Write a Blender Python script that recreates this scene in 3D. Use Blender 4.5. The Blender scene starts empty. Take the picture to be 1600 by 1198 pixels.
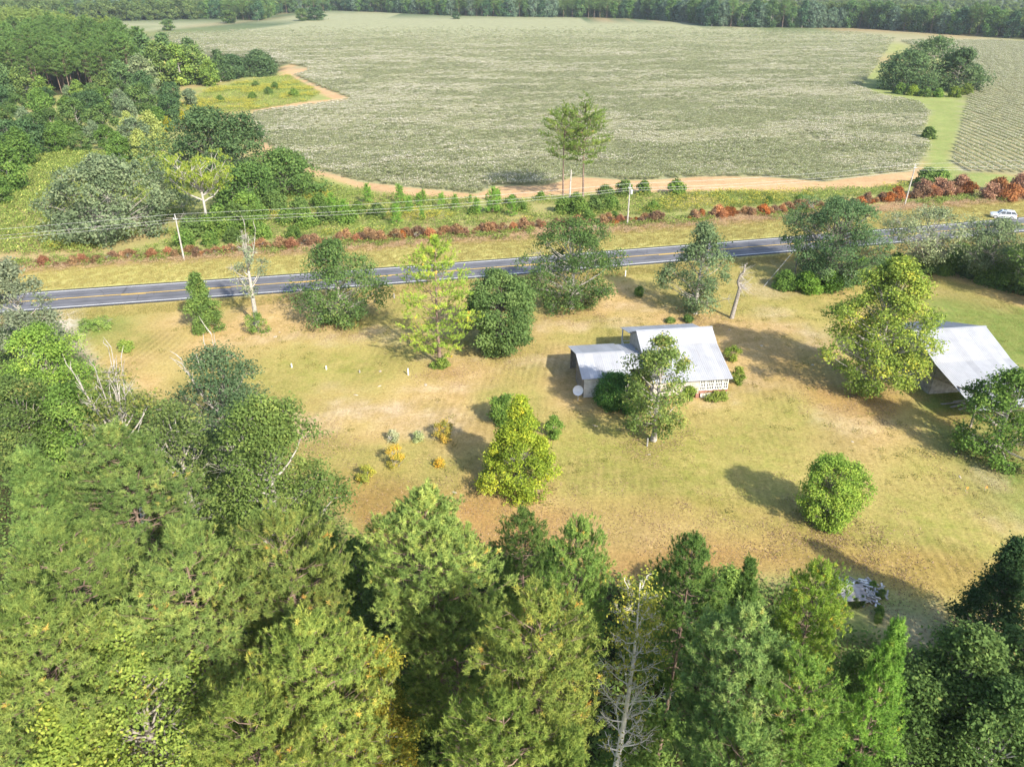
import bpy, math, random
import numpy as np
from mathutils import Vector, Matrix

# ------------------------------------------------------------------ camera, sky, sun, exposure
SC = bpy.context.scene
COL = SC.collection
CAM_H, PITCH, FPX = 44.0, math.radians(28.0), 1205.0
SP, CP = math.sin(PITCH), math.cos(PITCH)
SUN_EL = math.radians(35.0)
SUN_AZ = math.atan2(0.57, -0.82)            # sun stands behind and to the right of the camera
cam_d = bpy.data.cameras.new('camera'); cam = bpy.data.objects.new('camera', cam_d); COL.objects.link(cam)
cam_d.sensor_width = 36.0; cam_d.lens = 36.0 * FPX / 1600.0
cam_d.clip_start = 0.5; cam_d.clip_end = 6000.0
cam.location = (0, 0, CAM_H); cam.rotation_euler = (math.pi / 2 - PITCH, 0, 0)
SC.camera = cam
wd = bpy.data.worlds.new('World'); SC.world = wd; wd.use_nodes = True
wn = wd.node_tree.nodes; wl = wd.node_tree.links
sky = wn.new('ShaderNodeTexSky'); sky.sky_type = 'NISHITA'; sky.sun_disc = False
sky.sun_elevation = SUN_EL; sky.sun_rotation = SUN_AZ; sky.air_density = 1.0; sky.dust_density = 1.5
bg = wn['Background']; bg.inputs['Strength'].default_value = 0.125
wl.new(sky.outputs['Color'], bg.inputs['Color'])
sd = bpy.data.lights.new('sun', 'SUN'); sd.energy = 3.5; sd.angle = math.radians(1.0); sd.color = (1.0, 0.93, 0.82)
sun = bpy.data.objects.new('sun', sd); COL.objects.link(sun)
sdir = Vector((math.sin(SUN_AZ) * math.cos(SUN_EL), math.cos(SUN_AZ) * math.cos(SUN_EL), math.sin(SUN_EL)))
sun.rotation_euler = sdir.to_track_quat('Z', 'Y').to_euler(); sun.location = (60, -80, 120)
vs = SC.view_settings; vs.view_transform = 'Standard'; vs.look = 'None'; vs.gamma = 1.0
vs.use_curve_mapping = False; vs.exposure = 1.40
SC.render.engine = 'CYCLES'
cy = SC.cycles
cy.use_denoising = True
cy.max_bounces = 5; cy.diffuse_bounces = 3; cy.glossy_bounces = 2; cy.transmission_bounces = 3
cy.volume_bounces = 0; cy.transparent_max_bounces = 6; cy.use_adaptive_sampling = False

# ------------------------------------------------------------------ survey helpers
def G(px, py, z=0.0):
    """Ground survey: world x, y of a sight line at height z."""
    v = (py - 599.0) / FPX; u = (px - 800.0) / FPX
    d = (CAM_H - z) / (SP + v * CP)
    return (u * d, d * (CP - v * SP))
def top_z(Y, py):
    v = (py - 599.0) / FPX
    return CAM_H - Y * (SP + v * CP) / (CP - v * SP)
def px_per_m(Y, z=0.0):
    return FPX / (Y * CP + (CAM_H - z) * SP)
def size_at(px, base, top, width):
    """position, height and crown radius of something standing at (px, base)."""
    x, y = G(px, base)
    h = top_z(y, top)
    return x, y, h, width / 2.0 / px_per_m(y, h / 2)

def vnoise(x, y, s, seed=0):
    x = np.asarray(x) / s; y = np.asarray(y) / s
    xi = np.floor(x).astype(np.int64); yi = np.floor(y).astype(np.int64)
    fx = x - xi; fy = y - yi
    fx = fx * fx * (3 - 2 * fx); fy = fy * fy * (3 - 2 * fy)
    def h(a, b):
        n = (a * 374761393 + b * 668265263 + seed * 974711) & 0x7fffffff
        n = ((n ^ (n >> 13)) * 1274126177) & 0x7fffffff
        return ((n ^ (n >> 16)) & 0xffff) / 65535.0
    return (h(xi, yi) * (1 - fx) + h(xi + 1, yi) * fx) * (1 - fy) + (h(xi, yi + 1) * (1 - fx) + h(xi + 1, yi + 1) * fx) * fy
def fbm(x, y, s, seed=0):
    return .5 * vnoise(x, y, s, seed) + .3 * vnoise(x, y, s * .45, seed + 7) + .2 * vnoise(x, y, s * .2, seed + 13)

def sdist(X, Y, poly):
    """signed distance (inside positive) of points to a polygon of world points."""
    P = np.array(poly, float); n = len(P)
    d2 = np.full(X.shape, 1e18); ins = np.zeros(X.shape, bool)
    for i in range(n):
        ax, ay = P[i]; bx, by = P[(i + 1) % n]
        ex, ey = bx - ax, by - ay
        t = np.clip(((X - ax) * ex + (Y - ay) * ey) / (ex * ex + ey * ey + 1e-12), 0, 1)
        d2 = np.minimum(d2, (X - ax - t * ex) ** 2 + (Y - ay - t * ey) ** 2)
        c = ((ay > Y) != (by > Y)) & (X < (bx - ax) * (Y - ay) / (by - ay + 1e-12) + ax)
        ins ^= c
    d = np.sqrt(d2)
    return np.where(ins, d, -d)
def pxpoly(pts):
    return [G(a, b) for a, b in pts]

# ------------------------------------------------------------------ mesh helpers
def mesh_np(name, V, F, mat=None, tint=None, smooth=False):
    V = np.ascontiguousarray(V, np.float32); F = np.ascontiguousarray(F, np.int32)
    k = F.shape[1]
    me = bpy.data.meshes.new(name)
    me.vertices.add(len(V)); me.vertices.foreach_set('co', V.ravel())
    me.loops.add(F.size); me.loops.foreach_set('vertex_index', F.ravel())
    me.polygons.add(len(F)); me.polygons.foreach_set('loop_start', np.arange(0, F.size, k, dtype=np.int32))
    if smooth: me.polygons.foreach_set('use_smooth', np.ones(len(F), bool))
    me.update(calc_edges=True)
    if tint is not None:
        a = me.attributes.new('tint', 'FLOAT', 'FACE'); a.data.foreach_set('value', np.ascontiguousarray(tint, np.float32))
    if mat: me.materials.append(mat)
    return me
def link(name, me, parent=None, loc=(0, 0, 0), rz=0.0):
    o = bpy.data.objects.new(name, me); COL.objects.link(o)
    o.location = loc; o.rotation_euler = (0, 0, rz)
    if parent: o.parent = parent
    return o
def tag(o, label=None, cat=None, group=None, kind=None):
    if label: o['label'] = label
    if cat: o['category'] = cat
    if group: o['group'] = group
    if kind: o['kind'] = kind
    return o
def empty(name, label, cat, loc=(0, 0, 0), rz=0.0, group=None):
    o = bpy.data.objects.new(name, None); COL.objects.link(o); o.empty_display_size = 0.5
    o.location = loc; o.rotation_euler = (0, 0, rz)
    return tag(o, label, cat, group)

class MB:
    """collects boxes, prisms and tubes, builds one mesh object."""
    def __init__(s): s.v = []; s.f = []
    def add(s, vs, fs):
        b = len(s.v); s.v += [tuple(map(float, q)) for q in vs]; s.f += [tuple(i + b for i in q) for q in fs]; return s
    def box(s, x0, x1, y0, y1, z0, z1):
        return s.add([(x0, y0, z0), (x1, y0, z0), (x1, y1, z0), (x0, y1, z0), (x0, y0, z1), (x1, y0, z1), (x1, y1, z1), (x0, y1, z1)],
                     [(0, 3, 2, 1), (4, 5, 6, 7), (0, 1, 5, 4), (1, 2, 6, 5), (2, 3, 7, 6), (3, 0, 4, 7)])
    def obox(s, c, ax, ay, az):
        c = Vector(c); ax, ay, az = Vector(ax), Vector(ay), Vector(az)
        q = [c + a * ax + b * ay + d * az for d in (-1, 1) for a, b in ((-1, -1), (1, -1), (1, 1), (-1, 1))]
        return s.add(q, [(0, 3, 2, 1), (4, 5, 6, 7), (0, 1, 5, 4), (1, 2, 6, 5), (2, 3, 7, 6), (3, 0, 4, 7)])
    def prism(s, prof, x0, x1):
        n = len(prof)
        q = [(x0, a, b) for a, b in prof] + [(x1, a, b) for a, b in prof]
        fs = [tuple(range(n))[::-1], tuple(range(n, 2 * n))] + [(i, (i + 1) % n, n + (i + 1) % n, n + i) for i in range(n)]
        return s.add(q, fs)
    def tube(s, pts, rad, n=8, caps=True):
        V, F = tube_np(np.array(pts, float), np.array(rad, float) if np.ndim(rad) else np.full(len(pts), float(rad)), n)
        b = len(s.v); s.v += [tuple(q) for q in V.tolist()]; s.f += [tuple(i + b for i in q) for q in F.tolist()]
        if caps:
            m = len(pts)
            s.f.append(tuple(b + i for i in range(n))[::-1]); s.f.append(tuple(b + (m - 1) * n + i for i in range(n)))
        return s
    def lathe(s, prof, c=(0, 0, 0), n=16):
        q = []
        for r, z in prof:
            for i in range(n):
                a = 2 * math.pi * i / n; q.append((c[0] + r * math.cos(a), c[1] + r * math.sin(a), c[2] + z))
        fs = []
        for j in range(len(prof) - 1):
            for i in range(n):
                fs.append((j * n + i, j * n + (i + 1) % n, (j + 1) * n + (i + 1) % n, (j + 1) * n + i))
        fs.append(tuple(range(n))[::-1]); fs.append(tuple(range((len(prof) - 1) * n, len(prof) * n)))
        return s.add(q, fs)
    def mesh(s, name, mat, smooth=False):
        me = bpy.data.meshes.new(name); me.from_pydata(s.v, [], s.f); me.update()
        if smooth:
            for p in me.polygons: p.use_smooth = True
        if mat: me.materials.append(mat)
        return me
    def build(s, name, mat, parent=None, loc=(0, 0, 0), rz=0.0, smooth=False):
        return link(name, s.mesh(name, mat, smooth), parent, loc, rz)

def tube_np(P, R, n=5):
    m = len(P)
    T = np.gradient(P, axis=0) if m > 2 else np.repeat((P[-1] - P[0])[None], m, 0)
    T /= np.linalg.norm(T, axis=1, keepdims=True) + 1e-9
    ref = np.where(np.abs(T[:, 2:3]) > .9, np.array([[1., 0, 0]]), np.array([[0., 0, 1]]))
    U = np.cross(T, ref); U /= np.linalg.norm(U, axis=1, keepdims=True) + 1e-9
    W = np.cross(T, U)
    a = np.arange(n) * 2 * np.pi / n
    V = P[:, None] + R[:, None, None] * (np.cos(a)[None, :, None] * U[:, None] + np.sin(a)[None, :, None] * W[:, None])
    i = np.arange(m - 1)[:, None] * n; j = np.arange(n)[None]
    F = np.stack([i + j, i + (j + 1) % n, i + n + (j + 1) % n, i + n + j], -1).reshape(-1, 4)
    return V.reshape(-1, 3), F
class Tubes:
    def __init__(s): s.V = []; s.F = []; s.n = 0
    def add(s, P, R, n=5):
        V, F = tube_np(np.asarray(P, float), np.asarray(R, float), n)
        s.V.append(V); s.F.append(F + s.n); s.n += len(V)
    def mesh(s, name, mat):
        return mesh_np(name, np.concatenate(s.V), np.concatenate(s.F), mat, None, True)
def unit(v):
    return v / (np.linalg.norm(v, axis=-1, keepdims=True) + 1e-9)
def rdir(rng, n):
    return unit(rng.normal(size=(n, 3)))

# ------------------------------------------------------------------ materials
MATS = {}
def new_mat(name):
    m = bpy.data.materials.new(name); m.use_nodes = True; MATS[name] = m
    return m, m.node_tree.nodes, m.node_tree.links
def ramp(n, stops):
    r = n.new('ShaderNodeValToRGB'); e = r.color_ramp.elements
    while len(e) > 1: e.remove(e[-1])
    e[0].position = stops[0][0]; e[0].color = (*stops[0][1], 1)
    for p, c in stops[1:]:
        q = e.new(p); q.color = (*c, 1)
    return r
def leaf_mat(name, stops, trans=0.38, rough=.7, spec=.07, gain=2.05):
    m, n, l = new_mat(name)
    at = n.new('ShaderNodeAttribute'); at.attribute_name = 'tint'
    r = ramp(n, [(q, tuple(min(.85, v * gain * (1.0, 1.0, .95)[i]) for i, v in enumerate(c))) for q, c in stops]); l.new(at.outputs['Fac'], r.inputs[0])
    oi = n.new('ShaderNodeObjectInfo')
    mr = n.new('ShaderNodeMapRange'); mr.inputs[3].default_value = .84; mr.inputs[4].default_value = 1.16
    l.new(oi.outputs['Random'], mr.inputs[0])
    mu = n.new('ShaderNodeMix'); mu.data_type = 'RGBA'; mu.blend_type = 'MULTIPLY'; mu.inputs[0].default_value = 1
    l.new(r.outputs[0], mu.inputs[6]); l.new(oi.outputs['Color'], mu.inputs[7])
    hv = n.new('ShaderNodeHueSaturation'); l.new(mu.outputs[2], hv.inputs['Color']); l.new(mr.outputs[0], hv.inputs['Value'])
    p = n['Principled BSDF']; p.inputs['Roughness'].default_value = rough; p.inputs['Specular IOR Level'].default_value = spec
    l.new(hv.outputs[0], p.inputs['Base Color'])
    t = n.new('ShaderNodeBsdfTranslucent'); l.new(hv.outputs[0], t.inputs[0])
    mx = n.new('ShaderNodeMixShader'); mx.inputs[0].default_value = trans
    l.new(p.outputs[0], mx.inputs[1]); l.new(t.outputs[0], mx.inputs[2])
    l.new(mx.outputs[0], n['Material Output'].inputs[0])
    return m
def plain(name, col, rough=.7, spec=.3, metal=0., nscale=None, namt=.25, col2=None, bump=0., coords='Object'):
    m, n, l = new_mat(name); p = n['Principled BSDF']
    p.inputs['Base Color'].default_value = (*col, 1); p.inputs['Roughness'].default_value = rough
    p.inputs['Specular IOR Level'].default_value = spec; p.inputs['Metallic'].default_value = metal
    if nscale:
        tc = n.new('ShaderNodeTexCoord'); no = n.new('ShaderNodeTexNoise'); no.inputs['Scale'].default_value = nscale
        no.inputs['Detail'].default_value = 6; l.new(tc.outputs[coords], no.inputs['Vector'])
        c2 = col2 or tuple(c * (1 - namt) for c in col)
        r = ramp(n, [(.32, c2), (.66, col)]); l.new(no.outputs[0], r.inputs[0]); l.new(r.outputs[0], p.inputs['Base Color'])
        if bump:
            b = n.new('ShaderNodeBump'); b.inputs['Strength'].default_value = bump; l.new(no.outputs[0], b.inputs['Height']); l.new(b.outputs[0], p.inputs['Normal'])
    return m

L = {}
L['oak'] = leaf_mat('oak_leaves', [(0, (.030, .048, .016)), (.5, (.060, .092, .030)), (.9, (.110, .140, .045)), (1, (.17, .16, .06))])
L['darkoak'] = leaf_mat('dark_oak_leaves', [(0, (.026, .046, .020)), (.5, (.048, .080, .034)), (1, (.090, .125, .055))])
L['green'] = leaf_mat('fresh_leaves', [(0, (.045, .075, .018)), (.5, (.085, .13, .032)), (1, (.17, .20, .050))])
L['yellowgreen'] = leaf_mat('yellow_green_leaves', [(0, (.09, .11, .022)), (.45, (.18, .19, .035)), (.8, (.30, .26, .045)), (1, (.42, .28, .04))])
L['greygreen'] = leaf_mat('grey_green_leaves', [(0, (.060, .078, .046)), (.5, (.105, .128, .075)), (1, (.19, .20, .125))])
L['pine'] = leaf_mat('pine_needles', [(0, (.042, .068, .019)), (.4, (.088, .123, .034)), (.80, (.145, .170, .047)), (.94, (.21, .18, .05)), (1, (.30, .18, .05))], trans=.34, gain=2.35)
L['shrub'] = leaf_mat('shrub_leaves', [(0, (.035, .065, .016)), (.5, (.065, .105, .028)), (1, (.13, .16, .045))])
L['rust'] = leaf_mat('rust_leaves', [(0, (.17, .07, .03)), (.5, (.34, .145, .055)), (1, (.46, .24, .10))], gain=1.1)
L['brown'] = leaf_mat('dead_brown_leaves', [(0, (.13, .09, .062)), (.5, (.25, .175, .12)), (1, (.45, .33, .21))], gain=1.2)
L['red'] = leaf_mat('red_brown_leaves', [(0, (.16, .085, .055)), (.5, (.27, .15, .095)), (1, (.40, .25, .155))], gain=1.35)
L['gold'] = leaf_mat('goldenrod', [(0, (.09, .13, .03)), (.45, (.17, .20, .045)), (.66, (.36, .33, .06)), (1, (.52, .43, .07))], gain=1.2)
L['weed'] = leaf_mat('weed_leaves', [(0, (.075, .11, .026)), (.5, (.14, .18, .045)), (1, (.30, .30, .09))], gain=1.75)
L['grass'] = leaf_mat('grass_blades', [(0, (.16, .16, .045)), (.4, (.28, .24, .085)), (1, (.50, .39, .19))], gain=1.25)
L['ggrass'] = leaf_mat('green_grass_blades', [(0, (.11, .125, .03)), (.5, (.19, .185, .055)), (1, (.35, .285, .12))], gain=1.35)
L['cotton'] = leaf_mat('cotton_plants', [(0, (.215, .255, .115)), (.5, (.345, .37, .19)), (.72, (.42, .40, .24)), (.8, (.54, .45, .34)), (.86, (.68, .62, .55)), (1, (.78, .72, .66))], trans=.5, gain=1.0)
L['dead'] = plain('dead_wood', (.52, .48, .43), .85, .2, nscale=3, col2=(.32, .28, .24))
BARK = plain('grey_bark', (.34, .31, .27), .9, .15, nscale=4, col2=(.17, .15, .125), bump=.3)
PBARK = plain('pine_bark', (.26, .19, .145), .9, .15, nscale=4, col2=(.13, .09, .07), bump=.3)
WBARK = plain('pale_bark', (.44, .41, .36), .9, .15, nscale=3, col2=(.25, .23, .20), bump=.2)

# ------------------------------------------------------------------ the ground: one sheet, colours of its real covers
ROAD_C = [(-260, 68), (-160, 90.5), (-72.6, 109.4), (-41, 116.0), (-10.7, 122.6), (18, 129.3), (46.8, 136.2), (75, 143.0), (104, 150.6), (140, 160.5), (200, 178), (300, 208)]
def road_at(x):
    xs = [p[0] for p in ROAD_C]; ys = [p[1] for p in ROAD_C]
    return np.interp(x, xs, ys)
def smooth_line(pts, n=160):
    P = np.array(pts, float); s = np.r_[0, np.cumsum(np.hypot(*np.diff(P, axis=0).T))]
    t = np.linspace(0, s[-1], n)
    q = np.stack([np.interp(t, s, P[:, 0]), np.interp(t, s, P[:, 1])], 1)
    for _ in range(6): q[1:-1] = .25 * q[:-2] + .5 * q[1:-1] + .25 * q[2:]
    return q
ROAD = smooth_line(ROAD_C)
def road_off(P, d):
    T = np.gradient(P, axis=0); T /= np.linalg.norm(T, axis=1, keepdims=True)
    return P + d * np.stack([-T[:, 1], T[:, 0]], 1)

FIELD = pxpoly([(400, 213), (425, 232), (480, 262), (560, 284), (640, 293), (745, 304), (775, 291), (850, 290), (900, 277), (1000, 283), (1100, 277), (1200, 277), (1290, 285), (1360, 275), (1428, 268), (1450, 240),
                (1452, 222), (1442, 205), (1455, 178), (1435, 160), (1380, 151), (1342, 138), (1365, 112), (1400, 60), (1330, 50), (1200, 47), (1090, 39), (1000, 32), (800, 29), (700, 27), (600, 22), (540, 19),
                (430, 26), (440, 45), (300, 50), (240, 55), (300, 80), (440, 100), (475, 105), (482, 110), (460, 118), (500, 136), (552, 156), (480, 165), (390, 178)])
FIELD2 = pxpoly([(1512, 158), (1494, 225), (1486, 250), (1502, 268), (1600, 272), (1760, 272), (1760, 74), (1600, 66), (1400, 54), (1400, 62), (1520, 110)])
FIELD3 = pxpoly([(150, 35), (250, 30), (345, 33), (330, 40), (210, 50)])
TAN = pxpoly([(395, 205), (398, 228), (470, 268), (560, 292), (640, 305), (740, 311), (820, 309), (900, 302), (1000, 300), (1100, 299), (1250, 299), (1390, 292), (1440, 277), (1442, 262), (1200, 265), (900, 265), (740, 290), (480, 250)])
TAN2 = pxpoly([(445, 103), (480, 103), (500, 112), (478, 119), (520, 140), (556, 157), (500, 165), (420, 177), (385, 182), (400, 172), (470, 160), (520, 155), (490, 140), (450, 124), (436, 112)])
TRACK = pxpoly([(1340, 140), (1370, 110), (1520, 128), (1515, 170), (1492, 230), (1488, 262), (1600, 278), (1600, 292), (1520, 292), (1470, 330), (1430, 300), (1450, 240), (1440, 205), (1455, 178), (1400, 162)])
LAWN = pxpoly([(20, 488), (110, 520), (130, 560), (240, 620), (430, 700), (540, 800), (560, 850), (800, 862), (960, 905), (1040, 905), (1160, 905), (1240, 900), (1330, 890), (1420, 930), (1480, 990), (1560, 1010), (1700, 1040), (1760, 400),
               (1600, 362), (1350, 378), (1200, 398), (700, 440), (50, 488)])
LAWNG = pxpoly([(1400, 430), (1600, 480), (1900, 500), (1900, 900), (1600, 830), (1520, 790), (1460, 700), (1430, 640), (1460, 560), (1420, 480)])
DRIVE = pxpoly([(60, 488), (120, 487), (118, 520), (135, 560), (165, 600), (120, 600), (95, 530)])
WOODS = pxpoly([(-400, 500), (0, 470), (60, 490), (112, 530), (150, 600), (250, 640), (420, 720), (530, 820), (560, 860), (700, 872), (800, 875), (960, 912), (1160, 912), (1230, 915), (1300, 1000), (1450, 1010), (1560, 1030), (1800, 1040), (1800, 2600), (-400, 2600)])

C = lambda *a: np.array(a, float)
CLS = dict(  # two real colours of each ground cover, mottled together in the material
    weeds=(C(.19, .225, .065), C(.29, .28, .10)), lawn=(C(.45, .315, .15), C(.335, .235, .09)), lawng=(C(.22, .222, .05), C(.325, .27, .09)),
    lush=(C(.12, .175, .035), C(.20, .215, .06)), bare=(C(.50, .395, .27), C(.38, .28, .16)), straw=(C(.27, .155, .05), C(.315, .205, .07)),
    verge=(C(.42, .385, .14), C(.33, .32, .10)), dry=(C(.42, .29, .16), C(.30, .18, .10)), tan=(C(.48, .315, .165), C(.37, .235, .12)),
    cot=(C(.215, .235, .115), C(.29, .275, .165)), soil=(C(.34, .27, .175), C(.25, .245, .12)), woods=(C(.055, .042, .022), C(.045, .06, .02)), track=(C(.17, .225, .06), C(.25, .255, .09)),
    gravel=(C(.56, .50, .42), C(.42, .36, .28)), far=(C(.07, .10, .045), C(.10, .13, .06)))

def axis(segs):
    out = [segs[0][0]]
    for a, b, st in segs:
        n = max(1, int(round((b - a) / st))); out += list(a + (b - a) * (np.arange(n) + 1) / n)
    return np.array(out)
def geo(a, b, k):
    out = [a]; st = k
    while out[-1] < b: out.append(out[-1] + st); st *= 1.18
    return out
gx = np.r_[[-x for x in geo(150, 2900, 4)][::-1][:-1], axis([(-150, -95, 2.2), (-95, 110, 1.05), (110, 150, 2.2)]), geo(150, 2900, 4)[1:]]
gy = np.r_[np.arange(-300, 0, 25), axis([(0, 24, 4), (24, 190, .95), (190, 330, 2.0)]), geo(330, 2900, 4)[1:]]
GX, GY = np.meshgrid(gx, gy, indexing='ij')
shp = GX.shape; fx = GX.ravel(); fy = GY.ravel()
colA = np.tile(CLS['weeds'][0], (fx.size, 1)); colB = np.tile(CLS['weeds'][1], (fx.size, 1)); mow = np.zeros(fx.size)
wig = (fbm(fx, fy, 9, 3) - .5)
def paint(cls, w):
    global colA, colB
    w = np.clip(w, 0, 1)[:, None]
    colA = colA * (1 - w) + CLS[cls][0] * w; colB = colB * (1 - w) + CLS[cls][1] * w
def sm(d, w): return np.clip(d / w + .5, 0, 1)
def pwig(cls, poly, soft, jit):
    w = sm(sdist(fx, fy, poly) + wig * jit, soft); paint(cls, w); return w
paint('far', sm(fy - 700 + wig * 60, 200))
paint('dry', sm(fbm(fx, fy, 30, 21) - .62, .2) * .6)
pwig('track', TRACK, 3, 4)
pwig('tan', TAN, 1.6, 3); pwig('tan', TAN2, 2.5, 5)
wf = np.maximum(np.maximum(sdist(fx, fy, FIELD), sdist(fx, fy, FIELD2)), sdist(fx, fy, FIELD3)) + wig * 1.5
paint('cot', sm(wf, 1.2)); paint('soil', sm(sdist(fx, fy, FIELD2), 2.0) * .7)
paint('verge', sm(15.0 + wig * 3 - np.abs(fy - road_at(fx) - 4), 2.5) * (fx < 130))
paint('dry', sm(3.0 + wig * 4 - np.abs(fy - road_at(fx) - 17.5), 2.5) * .9)
wl_ = pwig('lawn', LAWN, 2.0, 4); mow = wl_.copy()
gn = fbm(fx, fy, 16, 5)
paint('lawng', wl_ * sm(gn - .50, .25) * .8)
for (a, b, r, k) in ((1180, 700, 9, 'lawng'), (1010, 720, 9, 'lawng'), (1300, 850, 8, 'lawng'), (900, 700, 5, 'lawng'), (1450, 800, 6, 'lawng'), (470, 570, 7, 'lawng'), (560, 575, 8, 'lawng'),
                     (1240, 640, 5, 'lawng'), (1500, 900, 8, 'lawng'), (1100, 740, 6, 'lawng'), (150, 510, 5, 'lush')):
    x, y = G(a, b); paint(k, wl_ * .95 * np.exp(-((fx - x) ** 2 + ((fy - y) * .9) ** 2) / r ** 2 * (1 + wig)))
w = pwig('lush', LAWNG, 2.0, 3); paint('lawn', w * sm(gn - .56, .2) * .6)
pwig('gravel', DRIVE, 2.0, 4)
for (a, b, rx, ry) in ((1195, 455, 4.5, 5), (1215, 485, 4, 3), (1250, 520, 3, 5), (560, 527, 6, 2.6), (600, 520, 7, 2), (400, 530, 6, 2), (870, 510, 4, 2), (960, 505, 6, 2), (700, 560, 3.5, 1.6), (1000, 480, 6, 2), (750, 575, 5, 2.2),
                       (480, 655, 4, 4), (440, 650, 3, 4), (640, 605, 10, 1.2), (660, 660, 5, 3), (870, 830, 4, 2), (1330, 655, 5, 3), (1540, 745, 2, 2), (430, 522, 3, 1.2), (1100, 625, 5, 2), (850, 570, 4, 3), (930, 570, 4, 2),
                       (1430, 960, 4, 3.4), (1500, 985, 4, 3), (1380, 1000, 4, 2), (1560, 810, 2, 2), (1200, 600, 4, 3), (1330, 530, 5, 4), (620, 640, 7, 2), (540, 640, 6, 2.4), (1010, 655, 3, 1.5)):
    x, y = G(a, b); e = ((fx - x) / rx) ** 2 + ((fy - y) / ry) ** 2
    paint('bare', wl_ * np.clip(.8 - .6 * e + (fbm(fx, fy, 3.2, 77) - .5) * 3.0, 0, 1) * .42)
for (a, b, rx, ry, s) in ((1345, 630, 6, 4.5, .9), (690, 580, 3, 1.6, .4), (620, 800, 9, 4, .75), (720, 820, 9, 4, .8), (820, 845, 8, 4, .7), (1000, 885, 10, 3, .75), (1200, 860, 12, 3, .6), (760, 760, 3, 6, .5), (1180, 600, 4, 4, .4),
                          (1240, 570, 4, 6, .6), (1110, 885, 8, 3, .7), (1060, 800, 12, 3, .35), (1420, 890, 9, 3, .7), (1470, 650, 3, 2, .6), (560, 780, 5, 5, .5)):
    x, y = G(a, b); e = ((fx - x) / rx) ** 2 + ((fy - y) / ry) ** 2
    paint('straw', wl_ * s * .72 * np.clip(1.2 - e + wig * 2.0, 0, 1))
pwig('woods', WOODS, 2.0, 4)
x, y = G(1440, 985); paint('bare', .55 * np.clip(1.1 - ((fx - x) / 4) ** 2 - ((fy - y) / 2.6) ** 2 + wig * 3, 0, 1))
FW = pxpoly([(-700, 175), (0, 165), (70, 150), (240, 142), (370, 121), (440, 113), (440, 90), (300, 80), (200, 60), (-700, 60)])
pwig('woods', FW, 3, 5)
nx, ny = shp
idx = np.arange(nx * ny).reshape(nx, ny)
F = np.stack([idx[:-1, :-1], idx[1:, :-1], idx[1:, 1:], idx[:-1, 1:]], -1).reshape(-1, 4)

gm, n, l = new_mat('ground_cover')
p = n['Principled BSDF']; p.inputs['Roughness'].default_value = .95; p.inputs['Specular IOR Level'].default_value = .08
aA = n.new('ShaderNodeAttribute'); aA.attribute_name = 'cover_a'
aB = n.new('ShaderNodeAttribute'); aB.attribute_name = 'cover_b'
aM = n.new('ShaderNodeAttribute'); aM.attribute_name = 'mown'
tc = n.new('ShaderNodeTexCoord')
def noise(scale, detail=6, rough=.6):
    q = n.new('ShaderNodeTexNoise'); q.inputs['Scale'].default_value = scale; q.inputs['Detail'].default_value = detail
    q.inputs['Roughness'].default_value = rough; l.new(tc.outputs['Object'], q.inputs['Vector']); return q
n1 = noise(.55, 9, .72); n2 = noise(3.2, 5, .7); n3 = noise(.12, 4)
r1 = n.new('ShaderNodeMapRange'); r1.inputs[1].default_value = .36; r1.inputs[2].default_value = .64; l.new(n1.outputs[0], r1.inputs[0])
mx = n.new('ShaderNodeMix'); mx.data_type = 'RGBA'; l.new(r1.outputs[0], mx.inputs[0]); l.new(aA.outputs['Color'], mx.inputs[6]); l.new(aB.outputs['Color'], mx.inputs[7])
# mower passes: faint lighter and darker swathes of leaned-over grass
wv = n.new('ShaderNodeTexWave'); wv.inputs['Scale'].default_value = .34; wv.inputs['Distortion'].default_value = 5.0; wv.inputs['Detail'].default_value = 2; wv.inputs['Detail Scale'].default_value = .25
mp = n.new('ShaderNodeMapping'); mp.inputs['Rotation'].default_value = (0, 0, .12); l.new(tc.outputs['Object'], mp.inputs[0]); l.new(mp.outputs[0], wv.inputs['Vector'])
pw = noise(.09, 3); pr = n.new('ShaderNodeMapRange'); pr.inputs[1].default_value = .46; pr.inputs[2].default_value = .66; l.new(pw.outputs[0], pr.inputs[0])   # passes show only where the grass is longer
pm = n.new('ShaderNodeMath'); pm.operation = 'MULTIPLY'; l.new(pr.outputs[0], pm.inputs[0]); l.new(aM.outputs['Fac'], pm.inputs[1])
ma = n.new('ShaderNodeMath'); ma.operation = 'MULTIPLY'; l.new(wv.outputs['Fac'], ma.inputs[0]); l.new(pm.outputs[0], ma.inputs[1])
mb = n.new('ShaderNodeMath'); mb.operation = 'MULTIPLY_ADD'; l.new(ma.outputs[0], mb.inputs[0]); mb.inputs[1].default_value = -.20; mb.inputs[2].default_value = 1.05
r2 = n.new('ShaderNodeMapRange'); r2.inputs[1].default_value = .25; r2.inputs[2].default_value = .75; r2.inputs[3].default_value = .66; r2.inputs[4].default_value = 1.32; l.new(n2.outputs[0], r2.inputs[0])
r3 = n.new('ShaderNodeMapRange'); r3.inputs[1].default_value = .3; r3.inputs[2].default_value = .7; r3.inputs[3].default_value = .88; r3.inputs[4].default_value = 1.12; l.new(n3.outputs[0], r3.inputs[0])
m1 = n.new('ShaderNodeMath'); m1.operation = 'MULTIPLY'; l.new(r2.outputs[0], m1.inputs[0]); l.new(r3.outputs[0], m1.inputs[1])
m2 = n.new('ShaderNodeMath'); m2.operation = 'MULTIPLY'; l.new(m1.outputs[0], m2.inputs[0]); l.new(mb.outputs[0], m2.inputs[1])
vm = n.new('ShaderNodeVectorMath'); vm.operation = 'SCALE'; l.new(mx.outputs[2], vm.inputs[0]); l.new(m2.outputs[0], vm.inputs['Scale'])
l.new(vm.outputs[0], p.inputs['Base Color'])
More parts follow.
